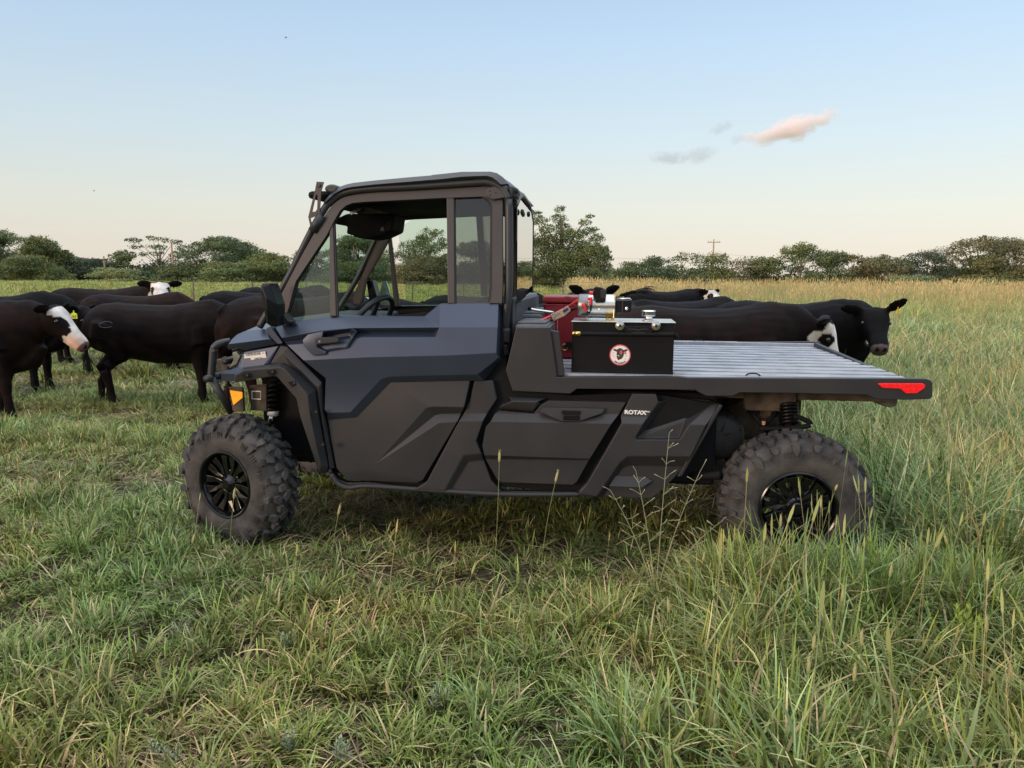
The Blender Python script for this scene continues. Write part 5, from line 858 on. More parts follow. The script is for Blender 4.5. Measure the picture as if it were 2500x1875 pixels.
# round sticker: ring, field, cow head
sc0 = lp('P', 1470+1040/23.7, 830+870/23.7, YR-.002); RS = 23.7*0+(lp('P', 1470+1660/23.7, 865, YR)[0]-lp('P', 1470+430/23.7, 865, YR)[0])/2
stk = lathe('round_sticker', [(RS*.995, 0), (RS, .001), (RS, .002)], mat('sticker_red', (.62, .10, .11), .5), utv, 48, 'y', sc0)
lathe('sticker_field', [(RS*.89, -.0006), (RS*.89, .001)], mat('sticker_white', (.80, .75, .72), .5), stk, 48)
def flat(name, pts, y_, m, par): return link(name, poly_mesh(name, [((x-1040)/23.7/ (23.7*0+1)*PXM, y_, -(y-870)/23.7*PXM) for x, y in pts], [list(range(len(pts)))[::-1]]), m, par)
PXM = RS/(615/23.7)
cowm = mat('print_black', (.045, .035, .03), .5); flat('sticker_cow', [(640, 530), (740, 515), (820, 555), (880, 540), (960, 480), (1030, 462), (1100, 480), (1200, 555), (1260, 570), (1350, 525), (1485, 535), (1440, 620), (1370, 680), (1260, 680), (1260, 830), (1210, 990), (1120, 1100), (1010, 1140), (958, 1190), (910, 1130), (835, 980), (855, 900), (835, 800), (850, 700), (800, 660), (710, 640), (660, 600)], -.0010, cowm, stk)
flat('sticker_eye_patch', [(1090+75*cos(a), 715+130*sin(a)) for a in np.linspace(0, 2*pi, 16)[:-1]], -.0014, mat('print_red', (.55, .10, .12), .5), stk)
flat('sticker_tag', [(1285, 700), (1390, 700), (1390, 805), (1270, 805)], -.0014, mat('print_dull_red', (.36, .10, .09), .5), stk); flat('sticker_nose', [(890, 900), (1000, 895), (990, 930), (930, 945)], -.0014, white_m, stk); flat('sticker_tag', [(1270, 675), (1325, 680), (1310, 705), (1290, 705)], -.0014, mat('print_pink', (.7, .4, .4), .5), stk)
for i, ch in enumerate('STEER & CATTLE CO'):
    if ch == ' ': continue
    a = R(-128+i*76/16); rr_ = RS*.78; Mx = Matrix.Translation((rr_*cos(a), -.0014, rr_*sin(a))) @ Matrix.Rotation(-(a+pi/2), 4, 'Y') @ FACE
    text('sticker_lettering', ch, .0095, ink, Mx, stk, .0003)
for (x, y) in ((640, 745), (620, 860), (700, 945), (1395, 900), (1350, 1100)): flat('sticker_star', [(x+22*cos(a), y+22*sin(a)) for a in np.linspace(0, 2*pi, 6)[:-1]], -.0014, ink, stk)
# pump motor on the lid
YM = .30; mc = lp('M', 655, 395, YM); mx0, mx1 = lp('M', 470, 395, YM)[0], lp('M', 835, 395, YM)[0]; rm = (lp('M', 655, 285, YM)[2]-lp('M', 655, 508, YM)[2])/2
mot = lathe('pump_motor', [(rm*.55, mx0), (rm*.86, mx0+.002), (rm*.97, mx0+.012), (rm*.97, mx0+.030), (rm, mx0+.031), (rm, mx1-.006), (rm*1.02, mx1-.005), (rm*1.02, mx1)], zinc, utv, 48, 'x', (0, YM, mc[2]))
lathe('motor_end_cap', [(rm*.90, mx0-.004), (rm*1.005, mx0+.004), (rm*1.01, mx0+.050), (rm*.98, mx0+.052)], mat('cast_grey', (.20, .21, .21), .35, metal=.7), utv, 40, 'x', (0, YM, mc[2]))
for (x, y) in ((631, 393), (680, 440)): q = lp('M', x, y, YM-rm-.001); lathe('motor_screw', [(.003, 0), (.006, .002), (.006, .02)], chrome, mot, 12, 'y', (q[0], q[1]-YM, q[2]-mc[2]))
sol = plate('solenoid', pl('M', 612, 290, 612, 225, 640, 205, 700, 215, 745, 240, 745, 300, 735, 360, 640, 365, 615, 300), YM-.075, .07, black_s, w_=.006); plate('solenoid_plate', pl('M', 690, 235, 742, 240, 735, 330, 690, 325), YM-.083, .01, plastic_d, w_=.002)
def boot(pts, r_): return pipe('terminal_boot', curve_pts([lp('M', x, y, YM-rm-.022) for x, y in pts], 4), r_, redcap)
boot([(575, 270), (615, 272)], .010); boot([(590, 322), (592, 350), (590, 392)], .0085); boot([(560, 330), (605, 330)], .008); boot([(520, 388), (533, 425), (540, 455)], .0085); lathe('terminal_boot', [(.003, -.014), (.0085, -.010), (.0105, -.002), (.0105, .01)], redcap, utv, 16, 'y', lp('M', 520, 390, YM-rm-.014))
pipe('motor_lead', curve_pts([lp('M', x, y, YM-rm-.016) for x, y in ((592, 395), (592, 440), (575, 468), (548, 462))], 5), .0045, black_m)
man = box('valve_block', lp('M', 838, 400, YM)[0], lp('M', 1002, 400, YM)[0], YM-.045, YM+.045, lp('M', 900, 465, YM)[2], lp('M', 900, 340, YM)[2], black_s, w_=.005); pipe('valve_rod', [lp('M', 850, 328, YM-.03), lp('M', 985, 328, YM-.03), lp('M', 1002, 345, YM-.03)], .004, zinc); lathe('valve_screw', [(.003, 0), (.008, .003), (.0085, .02)], chrome, utv, 14, 'y', lp('M', 953, 428, YM-.052)); box('valve_cartridge', lp('M', 905, 400, YM)[0], lp('M', 918, 400, YM)[0], YM-.048, YM+.04, lp('M', 900, 462, YM)[2], lp('M', 900, 350, YM)[2], plastic_d)
brk = [box('mounting_bracket', lp('M', 818, 400, YM)[0], lp('M', 832, 400, YM)[0], YM-.055, YM+.055, z1+.006, lp('M', 820, 285, YM)[2], mat('yellow_zinc', (.62, .52, .30), .3, metal=1)), box('mounting_bracket', lp('M', 738, 540, YM-.05)[0], lp('M', 830, 540, YM-.05)[0], YM-.075, YM+.055, z1+.006, z1+.010, brass)]
for dx in (.01, .035): lathe('bracket_bolt', [(.004, 0), (.008, .002), (.008, .01)], brass, utv, 6, 'z', (lp('M', 740, 540, YM-.05)[0]+dx, YM-.06, z1+.010))
cp = lp('M', 1175, 520, .27); lathe('filler_cap', [(.034, 0), (.034, .004), (.020, .010), (.019, .020), (.034, .024), (.036, .030), (.036, .048), (.032, .053), (.010, .054)], chrome, utv, 20, 'z', (cp[0], .27, z1+.006), smooth=False)
def move_to(root, objs):
    bpy.context.view_layer.update()
    for o in objs:
        if o.parent == utv: o.parent = root
tank.location = T((x0+x1)/2, YR+.15, z0); tank.rotation_euler = (0, 0, -TANG); tag(tank, 'black steel hydraulic tank with round cow sticker and silver pump motor', 'hydraulic tank')
def adopt(root, objs, lx, ly, lz_):
    for o in objs:
        if o.parent == utv: o.parent = root; o.location = Vector(o.location)-Vector((lx, ly, lz_))
adopt(tank, set(D.objects)-before-{tank}, (x0+x1)/2, YR+.15, z0)
before = set(D.objects)
# red battery box
YX = .78; bx0, bx1 = lp('E', 858, 700, YX)[0], lp('E', 1620, 700, YX)[0]; bz1 = lp('E', 900, 437, YX)[2]; bz0 = zdk(YX)
rb = empty('red_chest', T((bx0+bx1)/2, YX+.2, bz0), -TANG); tag(rb, 'dark red lidded chest standing behind the black hydraulic tank on the bed', 'chest')
box('chest_body', bx0+.006, bx1-.006, YX+.006, YX+.42, bz0, lp('E', 900, 560, YX)[2], red_m, w_=.012); ld = box('chest_lid', bx0, bx1, YX, YX+.43, lp('E', 900, 550, YX)[2], bz1, red_m, w_=.010); xl = lp('E', 1280, 450, YX)[0]; box('lid_latch', xl-.015, xl+.015, YX-.006, YX+.01, bz1-.035, bz1+.001, red_m, w_=.003)
box('chest_band', bx0+.002, bx1-.002, YX+.002, YX+.42, lp('E', 900, 600, YX)[2], lp('E', 900, 560, YX)[2]-.004, red_m, w_=.006)
for i in range(14): q = lp('E', 1112, 850+i*13, YX); box('stitch', q[0]-.001, q[0]+.001, YX+.003, YX+.007, q[2]-.0015, q[2]+.0015, white_m, w_=0)
q = lp('E', 1230, 1300, YX-.02); V, Fc = tubes([[((q[0]+.018*cos(a), YX-.004, q[2]+.018*sin(a)), .003) for a in np.linspace(0, 2*pi, 20)]], 6); link('pull_ring', np_mesh('pull_ring', V, Fc), brass, utv, smooth=True); q = lp('E', 1300, 1250, YX-.02); box('chest_catch', q[0]-.02, q[0]+.05, YX-.02, YX+.01, q[2]-.02, q[2]+.015, black_m)
adopt(rb, set(D.objects)-before-{rb}, (bx0+bx1)/2, YX+.2, bz0)
# battery plug and cables
before = set(D.objects); q0 = lp('E', 1165, 720, .45); pg = empty('battery_plug', T(*q0), -TANG); tag(pg, 'grey two-pole battery plug with pale label on red and black cables', 'battery plug')
def ppt(x, y, a=.45): return lp('E', x, y, a)
plate('plug_shell', pl('E', 1190, 660, 1290, 592, 1335, 690, 1240, 765), .43, .035, mat('plug_grey', (.35, .34, .32), .5), w_=.004); plate('plug_label', pl('E', 990, 748, 1195, 655, 1245, 765, 1045, 858), .428, .030, mat('tan_label', (.62, .46, .32), .6), w_=.003)
for (x, y) in ((1040, 745), (1065, 800), (1090, 770), (1120, 745), (1150, 735), (1060, 825)): plate('plug_print', pl('E', x-12, y-2, x+8, y-10, x+11, y-2, x-9, y+7), .4268, .001, ink, w_=0)
plate('plug_terminal', pl('E', 1200, 680, 1280, 630, 1300, 665, 1225, 712), .427, .004, ink, w_=0)
pipe('red_cable', curve_pts([ppt(700, 950, .30), ppt(850, 845, .36), ppt(1010, 770, .44), ppt(1150, 690, .45), ppt(1310, 605, .45), ppt(1480, 495, .36)], 6), .0075, redcap); pipe('black_cable', curve_pts([ppt(760, 945, .34), ppt(900, 890, .40), ppt(1040, 840, .46), ppt(1250, 745, .46), ppt(1330, 690, .46), ppt(1400, 652, .44), ppt(1480, 645, .36)], 6), .006, black_m)
adopt(pg, set(D.objects)-before-{pg}, *q0)
before = set(D.objects); q0 = lp('E', 850, 690, .6); lv = empty('pry_bar', T(*q0), -TANG); tag(lv, 'long silver bar with black grip lying across the front of the bed', 'bar'); pipe('bar_shaft', curve_pts([lp('E', 660, 650, .60), lp('E', 740, 670, .60), lp('E', 1050, 712, .60)], 4), .0075, zinc); pipe('bar_grip', [lp('E', 615, 640, .60), lp('E', 670, 655, .60)], .012, black_m); adopt(lv, set(D.objects)-before-{lv}, *q0)
# ---------------------------------------------------------------- cattle
hide = mat('hide', (.02, .018, .018), .60, attr='col', noise=.30, nscale=7, bump=.35, bscale=130, spec=.07)
eye_m = mat('eye', (.006, .005, .005), .06, spec=.8); hair_m = mat('tail_hair', (.012, .011, .011), .6, bump=.3, bscale=300); tagm = mat('ear_tag', (.72, .78, .03), .45); tago = mat('ear_tag_orange', (.9, .52, .02), .45)
def loft(bm, path, rings, k=16):
    """path points with frames; rings (half-width, half-height up, half-height down)"""
    P_ = [Vector(p) for p in path]; rows = []
    for i, p in enumerate(P_):
        d = (P_[min(i+1, len(P_)-1)]-P_[max(i-1, 0)]).normalized(); up = Vector((0, 0, 1)) if abs(d.z) < .93 else Vector((1, 0, 0)); s = d.cross(up).normalized(); u = s.cross(d).normalized()
        wd, hu, hd = rings[i]; rows.append([bm.verts.new(p+s*(wd*cos(a))+u*((hu if sin(a) > 0 else hd)*sin(a))) for a in np.linspace(0, 2*pi, k, endpoint=False)])
    for a, b in zip(rows, rows[1:]):
        for j in range(k): bm.faces.new((a[j], a[(j+1) % k], b[(j+1) % k], b[j]))
    bm.faces.new(rows[0][::-1]); bm.faces.new(rows[-1])
def limb(bm, pts, k=12): loft(bm, [p for p, r_ in pts], [((r_ if np.isscalar(r_) else r_[0]), (r_ if np.isscalar(r_) else r_[1]), (r_ if np.isscalar(r_) else r_[1])) for p, r_ in pts], k)
def cow(label, x, y, head_deg, scale=1.0, hyaw=0, hpitch=-35, hpos=None, legs=(0, 0, 0, 0), face=None, brown=.0, tagc=None, tagtxt=None, tail=None, brand=False, group='cattle grazing behind the vehicle', belly=0, seed=1, eartilt=(0, 0)):
    g = np.random.default_rng(seed); bm = bmesh.new()
    # trunk: (x, z centre, half width, half height up, down)
    tr = [(-.86, 1.02, .08, .08, .12), (-.82, 1.00, .18, .17, .23), (-.72, .97, .25, .235, .30), (-.54, .94, .295, .285, .36), (-.30, .90, .32, .300, .39+belly), (-.05, .88, .345, .310, .42+belly), (.18, .88, .340, .315, .42+belly), (.38, .91, .305, .320, .42), (.52, .95, .265, .300, .41), (.66, .97, .215, .245, .35), (.78, .97, .14, .17, .26)]
    loft(bm, [(a, 0, b) for a, b, *_ in tr], [(c, d, e) for *_, c, d, e in tr], 20)
    # hip bones and shoulders
    for sy in (-1, 1):
        limb(bm, [((-.52, sy*.17, 1.10), .08), ((-.56, sy*.20, .98), .15), ((-.60, sy*.19, .80), .15)]); limb(bm, [((.42, sy*.13, 1.10), .07), ((.46, sy*.18, .92), .12), ((.48, sy*.18, .74), .12)])
    hy = R(hyaw); hp = Vector(hpos) if hpos else Vector((1.02*cos(hy*.45)-.02, .62*sin(hy*.6), 1.02+.25*sin(R(hpitch+35))))
    nb = Vector((.58, 0, 1.02)); mid = (nb*.5+hp*.5)+Vector((.03, 0, .02)); fd = Vector((cos(hy)*cos(R(hpitch)), sin(hy)*cos(R(hpitch)), sin(R(hpitch))))
    limb(bm, [(nb-Vector((.15, 0, .04)), (.21, .27)), (nb-Vector((0, 0, .03)), (.195, .275)), (nb*.6+mid*.4-Vector((0, 0, .03)), (.170, .250)), (mid-Vector((0, 0, .03)), (.145, .215)), (mid*.4+hp*.6-Vector((0, 0, .02)), (.128, .170)), (hp-fd*.02, (.12, .13))], 16)
    limb(bm, [((.46, 0, .58), (.14, .11)), ((.68, 0, .64), (.12, .13)), ((.76, 0, .80), (.09, .12))])   # brisket
    sv = Vector((sin(hy), -cos(hy), 0)); uv = sv.cross(fd).normalized()
    if uv.z < 0: uv = -uv
    LH = .50; hr = [(-.10, 0, .085, .08, .08), (-.03, .012, .130, .100, .13), (.10, .010, .145, .106, .165), (.24, .0, .140, .104, .175), (.42, -.012, .112, .086, .150), (.62, -.022, .090, .074, .116), (.80, -.030, .092, .070, .098), (.93, -.036, .086, .060, .080), (1.0, -.042, .062, .040, .055)]
    rows = []
    for (t, o_, wd, hu, hd_) in hr:
        c = hp+fd*(t*LH)+uv*o_; rows.append([bm.verts.new(c+sv*(wd*math.copysign(abs(cos(a))**.85, cos(a)))+uv*((hu if sin(a) > 0 else hd_)*math.copysign(abs(sin(a))**.8, sin(a)))) for a in np.linspace(0, 2*pi, 18, endpoint=False)])
    for a, b in zip(rows, rows[1:]):
        for j in range(18): bm.faces.new((a[j], a[(j+1) % 18], b[(j+1) % 18], b[j]))
    bm.faces.new(rows[0][::-1]); bm.faces.new(rows[-1]); ears = []
    for sd_ in (-1, 1):
        e0 = hp+fd*.0+uv*.055+sv*(sd_*.085); tl = R(eartilt[0 if sd_ < 0 else 1]); ed = (sv*sd_*cos(tl)+uv*sin(tl)*1.0-fd*.18).normalized(); en = ed.cross(fd).normalized(); ew = ed.cross(en).normalized(); rw = []
        for (t, wd) in ((0, .034), (.05, .052), (.11, .072), (.17, .070), (.225, .046), (.25, .018)):
            c = e0+ed*t; rw.append([bm.verts.new(c+en*(wd*cos(a))+ew*(.017*sin(a))) for a in np.linspace(0, 2*pi, 10, endpoint=False)])
        for a, b in zip(rw, rw[1:]):
            for j in range(10): bm.faces.new((a[j], a[(j+1) % 10], b[(j+1) % 10], b[j]))
        bm.faces.new(rw[0][::-1]); bm.faces.new(rw[-1]); ears.append((e0+ed*.13, ed))
    # legs: hind knee forward, hock back; front knee straight
    for i, (sy, dx) in enumerate(((-1, legs[0]), (1, legs[1]))):
        limb(bm, [((-.56, sy*.15, .90), (.13, .20)), ((-.50+dx*.2, sy*.17, .74), (.125, .19)), ((-.52+dx*.4, sy*.165, .62), (.092, .140)), ((-.63+dx*.6, sy*.155, .50), (.064, .086)), ((-.70+dx*.8, sy*.15, .42), (.054, .070)), ((-.68+dx*.9, sy*.15, .30), (.045, .050)), ((-.665+dx, sy*.15, .14), (.043, .047)), ((-.65+dx*1.05, sy*.15, .085), (.052, .056)), ((-.62+dx*1.1, sy*.15, .035), (.050, .055)), ((-.61+dx*1.1, sy*.15, -.01), (.054, .06))])
    for i, (sy, dx) in enumerate(((-1, legs[2]), (1, legs[3]))):
        limb(bm, [((.44, sy*.14, .88), (.10, .15)), ((.45+dx*.1, sy*.15, .70), (.10, .14)), ((.44+dx*.3, sy*.145, .58), (.076, .094)), ((.45+dx*.55, sy*.14, .44), (.058, .062)), ((.455+dx*.65, sy*.14, .38), (.058, .062)), ((.455+dx*.8, sy*.14, .26), (.043, .047)), ((.46+dx, sy*.14, .12), (.045, .050)), ((.485+dx*1.05, sy*.14, .04), (.048, .054)), ((.49+dx*1.05, sy*.14, -.01), (.052, .058))])
    tl_ = tail or [(-.80, 0, 1.13), (-.88, 0, 1.08), (-.91, .01, .92), (-.90, .02, .70), (-.89, .02, .52)]
    limb(bm, [(p, .030-.010*i/len(tl_)) for i, p in enumerate(tl_)], 8)
    me0 = D.meshes.new('tmp'); bm.to_mesh(me0); bm.free(); ob = D.objects.new('tmp', me0); C.objects.link(ob)
    rm_ = ob.modifiers.new('r', 'REMESH'); rm_.mode = 'VOXEL'; rm_.voxel_size = .0185; sm = ob.modifiers.new('s', 'SMOOTH'); sm.factor = .5; sm.iterations = 4
    dg = bpy.context.evaluated_depsgraph_get(); me = D.meshes.new_from_object(ob.evaluated_get(dg)); D.objects.remove(ob); D.meshes.remove(me0)
    n = len(me.vertices); co = np.empty(n*3, np.float32); me.vertices.foreach_get('co', co); co = co.reshape(-1, 3).astype(float)
    nr_ = np.empty(n*3, np.float32); me.vertices.foreach_get('normal', nr_); nr_ = nr_.reshape(-1, 3)
    dn_ = .007*smooth_noise(co[:, 0]+co[:, 1]*.7, co[:, 2]-co[:, 1]*.5, 14, seed+1)+.004*smooth_noise(co[:, 0]-co[:, 2]*.3, co[:, 2]+co[:, 1], 30, seed+2); trk = np.clip((co[:, 2]-.45)/.2, 0, 1)*np.clip((.75-co[:, 0])/.15, 0.15, 1)
    # ribs and flank hollow
    dn_ = dn_-.020*np.exp(-((co[:, 0]+.36)**2/.012+(co[:, 2]-1.02)**2/.010))+.004*np.sin(co[:, 0]*46+co[:, 2]*9)*np.exp(-((co[:, 0]-.02)**2/.05+(co[:, 2]-.90)**2/.03))-.014*np.exp(-((co[:, 0]-.30)**2/.004+(co[:, 2]-.95)**2/.04))
    co = co+nr_*(dn_*trk)[:, None]; me.vertices.foreach_set('co', co.astype(np.float32).ravel()); me.update()
    # hide colour
    base = np.tile(np.array([.0038, .0036, .0042]), (n, 1)); nz_ = smooth_noise(co[:, 0]*1.0+co[:, 2], co[:, 1]+co[:, 2]*.6, 3.0, seed)
    bw = np.clip(brown*(.55+.9*nz_), 0, 1)[:, None]; base = base*(1-bw)+np.array([.020, .0085, .0055])*bw
    rel = co-np.array(hp); u_ = rel@np.array(fd)/LH; v_ = rel@np.array(sv); w__ = rel@np.array(uv); nn = .012*np.sin(co[:, 0]*60)+.012*np.sin(co[:, 2]*47+co[:, 1]*31); onh = (u_ > -.06)&(u_ < 1.12)&(np.abs(v_) < .18)&(np.abs(w__) < .22)
    if face:
        if face == 'side': wh_ = onh & (((w__+nn > .028)&(u_ > .02)) | (u_+nn*3 > .60)); pat = (((u_-.34)/.20)**2+((w__+.005)/.085)**2 < 1+nn*8)&(np.abs(v_) > .055); wh_ &= ~pat
        else: wh_ = onh & (u_+nn*2 > .06) & (w__+nn > -.115); pat = (((u_-.27)/.13)**2+((w__-.01)/.065)**2 < 1+nn*8)&(np.abs(v_) > .062); wh_ &= ~pat
        wc = np.array([.60, .55, .50])[None]*np.ones((n, 1)); pk = np.clip((u_-.50)/.25, 0, 1)*np.clip((.055-w__)/.08, 0, 1); wc = wc*(1-pk[:, None])+np.array([.62, .38, .27])*pk[:, None]; base[wh_] = wc[wh_]
    mz = onh & (u_ > .90) & (w__ > -.085); base[mz] = np.array([.085, .060, .058]) if not face else np.array([.13, .07, .07])
    ns = onh & (((u_-.985)/.05)**2+((np.abs(v_)-.034)/.017)**2+((w__+.012)/.022)**2 < 1.4); base[ns] = (.008, .006, .006)
    hoof = co[:, 2] < .05; base[hoof] = (.03, .026, .022)
    a = me.color_attributes.new('col', 'FLOAT_COLOR', 'POINT'); a.data.foreach_set('color', np.concatenate([base, np.ones((n, 1))], 1).astype(np.float32).ravel())
    root = empty('cow', (x, y, -.02), R(head_deg)); root.scale = (scale,)*3; tag(root, label, 'cow', group)
    me.materials.clear(); link('body', me, hide, root, smooth=True); me.name = 'body'
    for sd_ in (-1, 1):
        c = hp+fd*(.27*LH)+uv*.022+sv*(sd_*.124); b2 = bmesh.new(); bmesh.ops.create_uvsphere(b2, u_segments=14, v_segments=10, radius=.021); m2_ = D.meshes.new('eye'); b2.to_mesh(m2_); b2.free(); o = link('eye', m2_, eye_m, root, smooth=True); o.location = c
    V, Fs = [], []                     # switch of long hair at the end of the tail
    te = Vector(tl_[-1]); td = (te-Vector(tl_[-2])).normalized()
    for i in range(60):
        d = (td+Vector(g.normal(size=3))*.16).normalized(); L_ = g.uniform(.14, .30); s_ = Vector(g.normal(size=3)).cross(d).normalized()*.004; p0 = te-td*g.uniform(0, .14)+Vector(g.normal(size=3))*.012; b0 = len(V)
        p1 = p0+d*L_*.5; p2 = p0+(d+Vector((0, 0, -.25))).normalized()*L_; V += [p0-s_, p0+s_, p1-s_, p1+s_, p2]; Fs += [[b0, b0+1, b0+3, b0+2], [b0+2, b0+3, b0+4]]
    link('tail_switch', poly_mesh('tail_switch', V, Fs), hair_m, root)
    if tagc:
        e0, ed = ears[0 if tagc[1] < 0 else 1]; m_ = tagm if tagc[0] == 'y' else tago; tp = e0+Vector((0, 0, -.015)); ax = Vector((1, 0, 0)) if abs(tagc[2]) < 45 else None
        sh = [(-.006, 0), (-.007, -.022), (-.032, -.036), (-.034, -.085), (.034, -.085), (.032, -.036), (.007, -.022), (.006, 0)]; V = [(a_, -.002, b_) for a_, b_ in sh]+[(a_, .002, b_) for a_, b_ in sh]; nn_ = len(sh)
        tg_ = link('ear_tag', poly_mesh('ear_tag', V, [list(range(nn_)), list(range(2*nn_-1, nn_-1, -1))]+[[i, i+nn_, (i+1) % nn_+nn_, (i+1) % nn_] for i in range(nn_)]), m_, root); tg_.location = tp+Vector(tagc[3]); tg_.rotation_euler = (0, 0, R(tagc[2])); tg_.scale = (1.15, 1, 1.15) if tagc[0] == 'y' else (.85, 1, .7)
        if tagtxt: text('tag_number', tagtxt, .036, ink, Matrix.Translation((0, -.0026, -.064)) @ FACE, tg_, .0012)
    if brand:
        P2 = []
        bmv = co[(co[:, 1] < 0)]
        for t in np.linspace(.3, 2*pi-.5, 22):
            bx, bz = -.50+.062*cos(t), .98+.034*sin(t); k_ = np.argmin((bmv[:, 0]-bx)**2+(bmv[:, 2]-bz)**2); P2.append(((bx, bmv[k_, 1]-.0015, bz), .0028))
        V, Fc = tubes([P2], 5); link('brand_mark', np_mesh('brand_mark', V, Fc), mat('grey_hair', (.13, .125, .125), .9), root)
    return root
def cx(px, d): return (px-1250)/F_PX*d
GL, GR2 = 'cattle on the left', 'cattle behind the flat bed'
cow('white-faced black cow in profile at the left edge, nearest of the herd', cx(30, 7.9)-.52, 7.9, 2, .98, hyaw=0, hpitch=-44, hpos=(.93, 0, 1.12), face='side', brown=.75, group=GL, legs=(0, .1, .04, -.22), seed=3)
cow('black cow with a pale ring brand on its hip, walking behind the white-faced cow', -3.98, 8.75, 3, .97, hyaw=0, hpitch=-60, hpos=(.95, 0, .85), brown=.45, belly=-.04, group=GL, legs=(.10, -.14, .02, -.1), brand=True, seed=5)
cow('black cow half hidden behind the branded cow, rump and hind legs showing', -5.62, 11.6, 4, .98, hyaw=0, hpitch=-70, hpos=(.95, 0, .8), brown=.6, group=GL, seed=6, legs=(-.1, .15, 0, 0))
cow('black cow with a numbered yellow ear tag, head hidden behind the white-faced cow', cx(120, 9.6)-.62, 9.6, 0, 1.02, hyaw=0, hpitch=-52, hpos=(.98, 0, 1.0), group=GL, tagc=('y', 1, 0, (.04, -.02, .0)), tagtxt='163', seed=7)
cow('cow peeking over the branded cow with white face turned to the camera', cx(262, 12.8), 12.8, 12, 1.04, hyaw=-76, hpitch=-26, hpos=(.86, -.18, 1.22), face='front', brown=.6, group=GL, seed=8)
cow('dark brown cow with rounded rump right in front of the bumper', -2.32, 8.55, 40, 1.05, hyaw=10, hpitch=-60, hpos=(.95, .1, .85), brown=1.0, group=GL, seed=9, legs=(.05, -.1, 0, 0))
cow('black cow back showing just left of the side mirror', cx(610, 12.2)+.15, 12.2, 5, 1.02, hyaw=0, hpitch=-60, hpos=(.95, 0, .82), group=GL, seed=10)
cow('farther black cow back showing right behind the side mirror', cx(700, 13.4), 13.4, -4, 1.05, hyaw=0, hpitch=-65, hpos=(.95, 0, .82), group=GL, seed=11)
GW = 'cattle seen through the cab windows'
cow('white-faced cow looking over the steering wheel through the side window', cx(1045, 9.6), 9.6, 170, .98, hyaw=112, hpitch=-22, hpos=(.92, .15, 1.17), face='front', group=GW, seed=12)
cow('black cow seen through the vent window at the cab front', cx(790, 9.0), 9.0, -5, .98, hyaw=0, hpitch=-65, hpos=(.95, 0, .8), group=GW, seed=13)
cow('long-backed black cow seen through the middle of the side window', cx(1075, 8.6), 8.6, 182, 1.0, hyaw=0, hpitch=-40, hpos=(.98, 0, 1.1), group=GW, seed=14)
cow('black cow with raised hip seen through the rear quarter window', cx(1190, 9.8), 9.8, 20, 1.04, hyaw=0, hpitch=-60, hpos=(.95, 0, .85), group=GW, seed=15)
cow('spotted-faced black cow staring straight over the red chest', cx(1438, 10.2), 11.05, -88, 1.06, hyaw=0, hpitch=-30, hpos=(.92, 0, 1.15), group=GR2, seed=16, eartilt=(22, 22))
cow('pale-faced cow low behind the red chest', cx(1290, 9.4), 9.4, 5, .98, hyaw=-35, hpitch=-18, hpos=(.86, -.1, 1.12), face='front', group=GR2, seed=17)
cow('black cow seen from behind with rounded rump beside the pump motor', cx(1535, 7.6), 8.3, 84, 1.02, hyaw=0, hpitch=-50, hpos=(.95, 0, 1.0), group=GR2, seed=18)
cow('grey-black cow flicking its tail up behind the filler cap', cx(1640, 9.8)+.1, 9.8, 10, 1.0, hyaw=0, hpitch=-60, hpos=(.95, 0, .85), group=GR2, brown=.2, seed=19, tail=[(-.80, 0, 1.13), (-.86, .0, 1.20), (-.80, 0, 1.27), (-.66, 0, 1.31), (-.52, 0, 1.33)])
cow('farthest cow with small white face above the brown cow', cx(1622, 16), 16, 6, 1.0, hyaw=-60, hpitch=-25, hpos=(.90, -.08, 1.14), face='front', group=GR2, seed=20)
cow('large brown-black cow along the bed with white face and dark eye patch', 1.76, 6.95, -6, 1.03, hyaw=-16, hpitch=-64, hpos=(.93, -.04, 1.06), face='front', brown=.8, group=GR2, seed=21, belly=.05)
cow('all black cow facing the camera right of the flat bed with yellow ear tag', cx(1925, 8.7), 8.7, -30, 1.02, hyaw=-72, hpitch=-38, hpos=(.86, -.20, 1.09), group=GR2, tagc=('o', -1, 75, (.02, .0, -.0)), seed=22, eartilt=(34, 4))
# ---------------------------------------------------------------- single plants that stand out of the grass
stem_m = leafmat('seed_stalk', transl=.15)
def stalk(x, y, h, az, lean, name='foxtail', label='', cat='grass stalk', group=None, hl=.055, seed=0):
    g = np.random.default_rng(seed+int(abs(x*100)+y*77)); root = empty(name, (x, y, float(gz(x, y)))); tag(root, label, cat, group)
    P2 = []; p = np.array([0, 0, 0.]); a = .06
    for i in range(9): P2.append((p.copy(), .0016)); p = p+np.array([sin(a)*cos(az), sin(a)*sin(az), cos(a)])*h/8; a += lean/8
    V, Fc = tubes([P2], 5); K = np.tile(np.array([.24, .26, .10]), (len(V), 1)); link('stem', np_mesh('stem', V, Fc, K), stem_m, root)
    e = P2[-1][0]; d = P2[-1][0]-P2[-2][0]; d /= np.linalg.norm(d); V, Fc = tubes([[(e+d*hl*t, r_) for t, r_ in ((0, .002), (.08, .0048), (.3, .0062), (.65, .0055), (.9, .0036), (1, .001))]], 8)
    Vh, Fh = [V], [Fc]; n0 = len(V); bz = []
    for i in range(70):
        t = g.uniform(); b = e+d*hl*t; r_ = g.normal(size=3); r_ -= d*(r_@d); r_ /= np.linalg.norm(r_); tip = b+(r_*.6+d*.8)*.014; s = np.cross(r_, d)*.0006; bz += [b-s, b+s, tip+s*.3, tip-s*.3]
    Vh.append(np.array(bz)); Fh.append(np.arange(len(bz)).reshape(-1, 4)+n0); V = np.concatenate(Vh); K = np.array([.48, .44, .20])*np.random.default_rng(seed).uniform(.85, 1.15, (len(V), 1)); link('seed_head', np_mesh('seed_head', V, np.concatenate(Fh), K), stem_m, root)
    return root
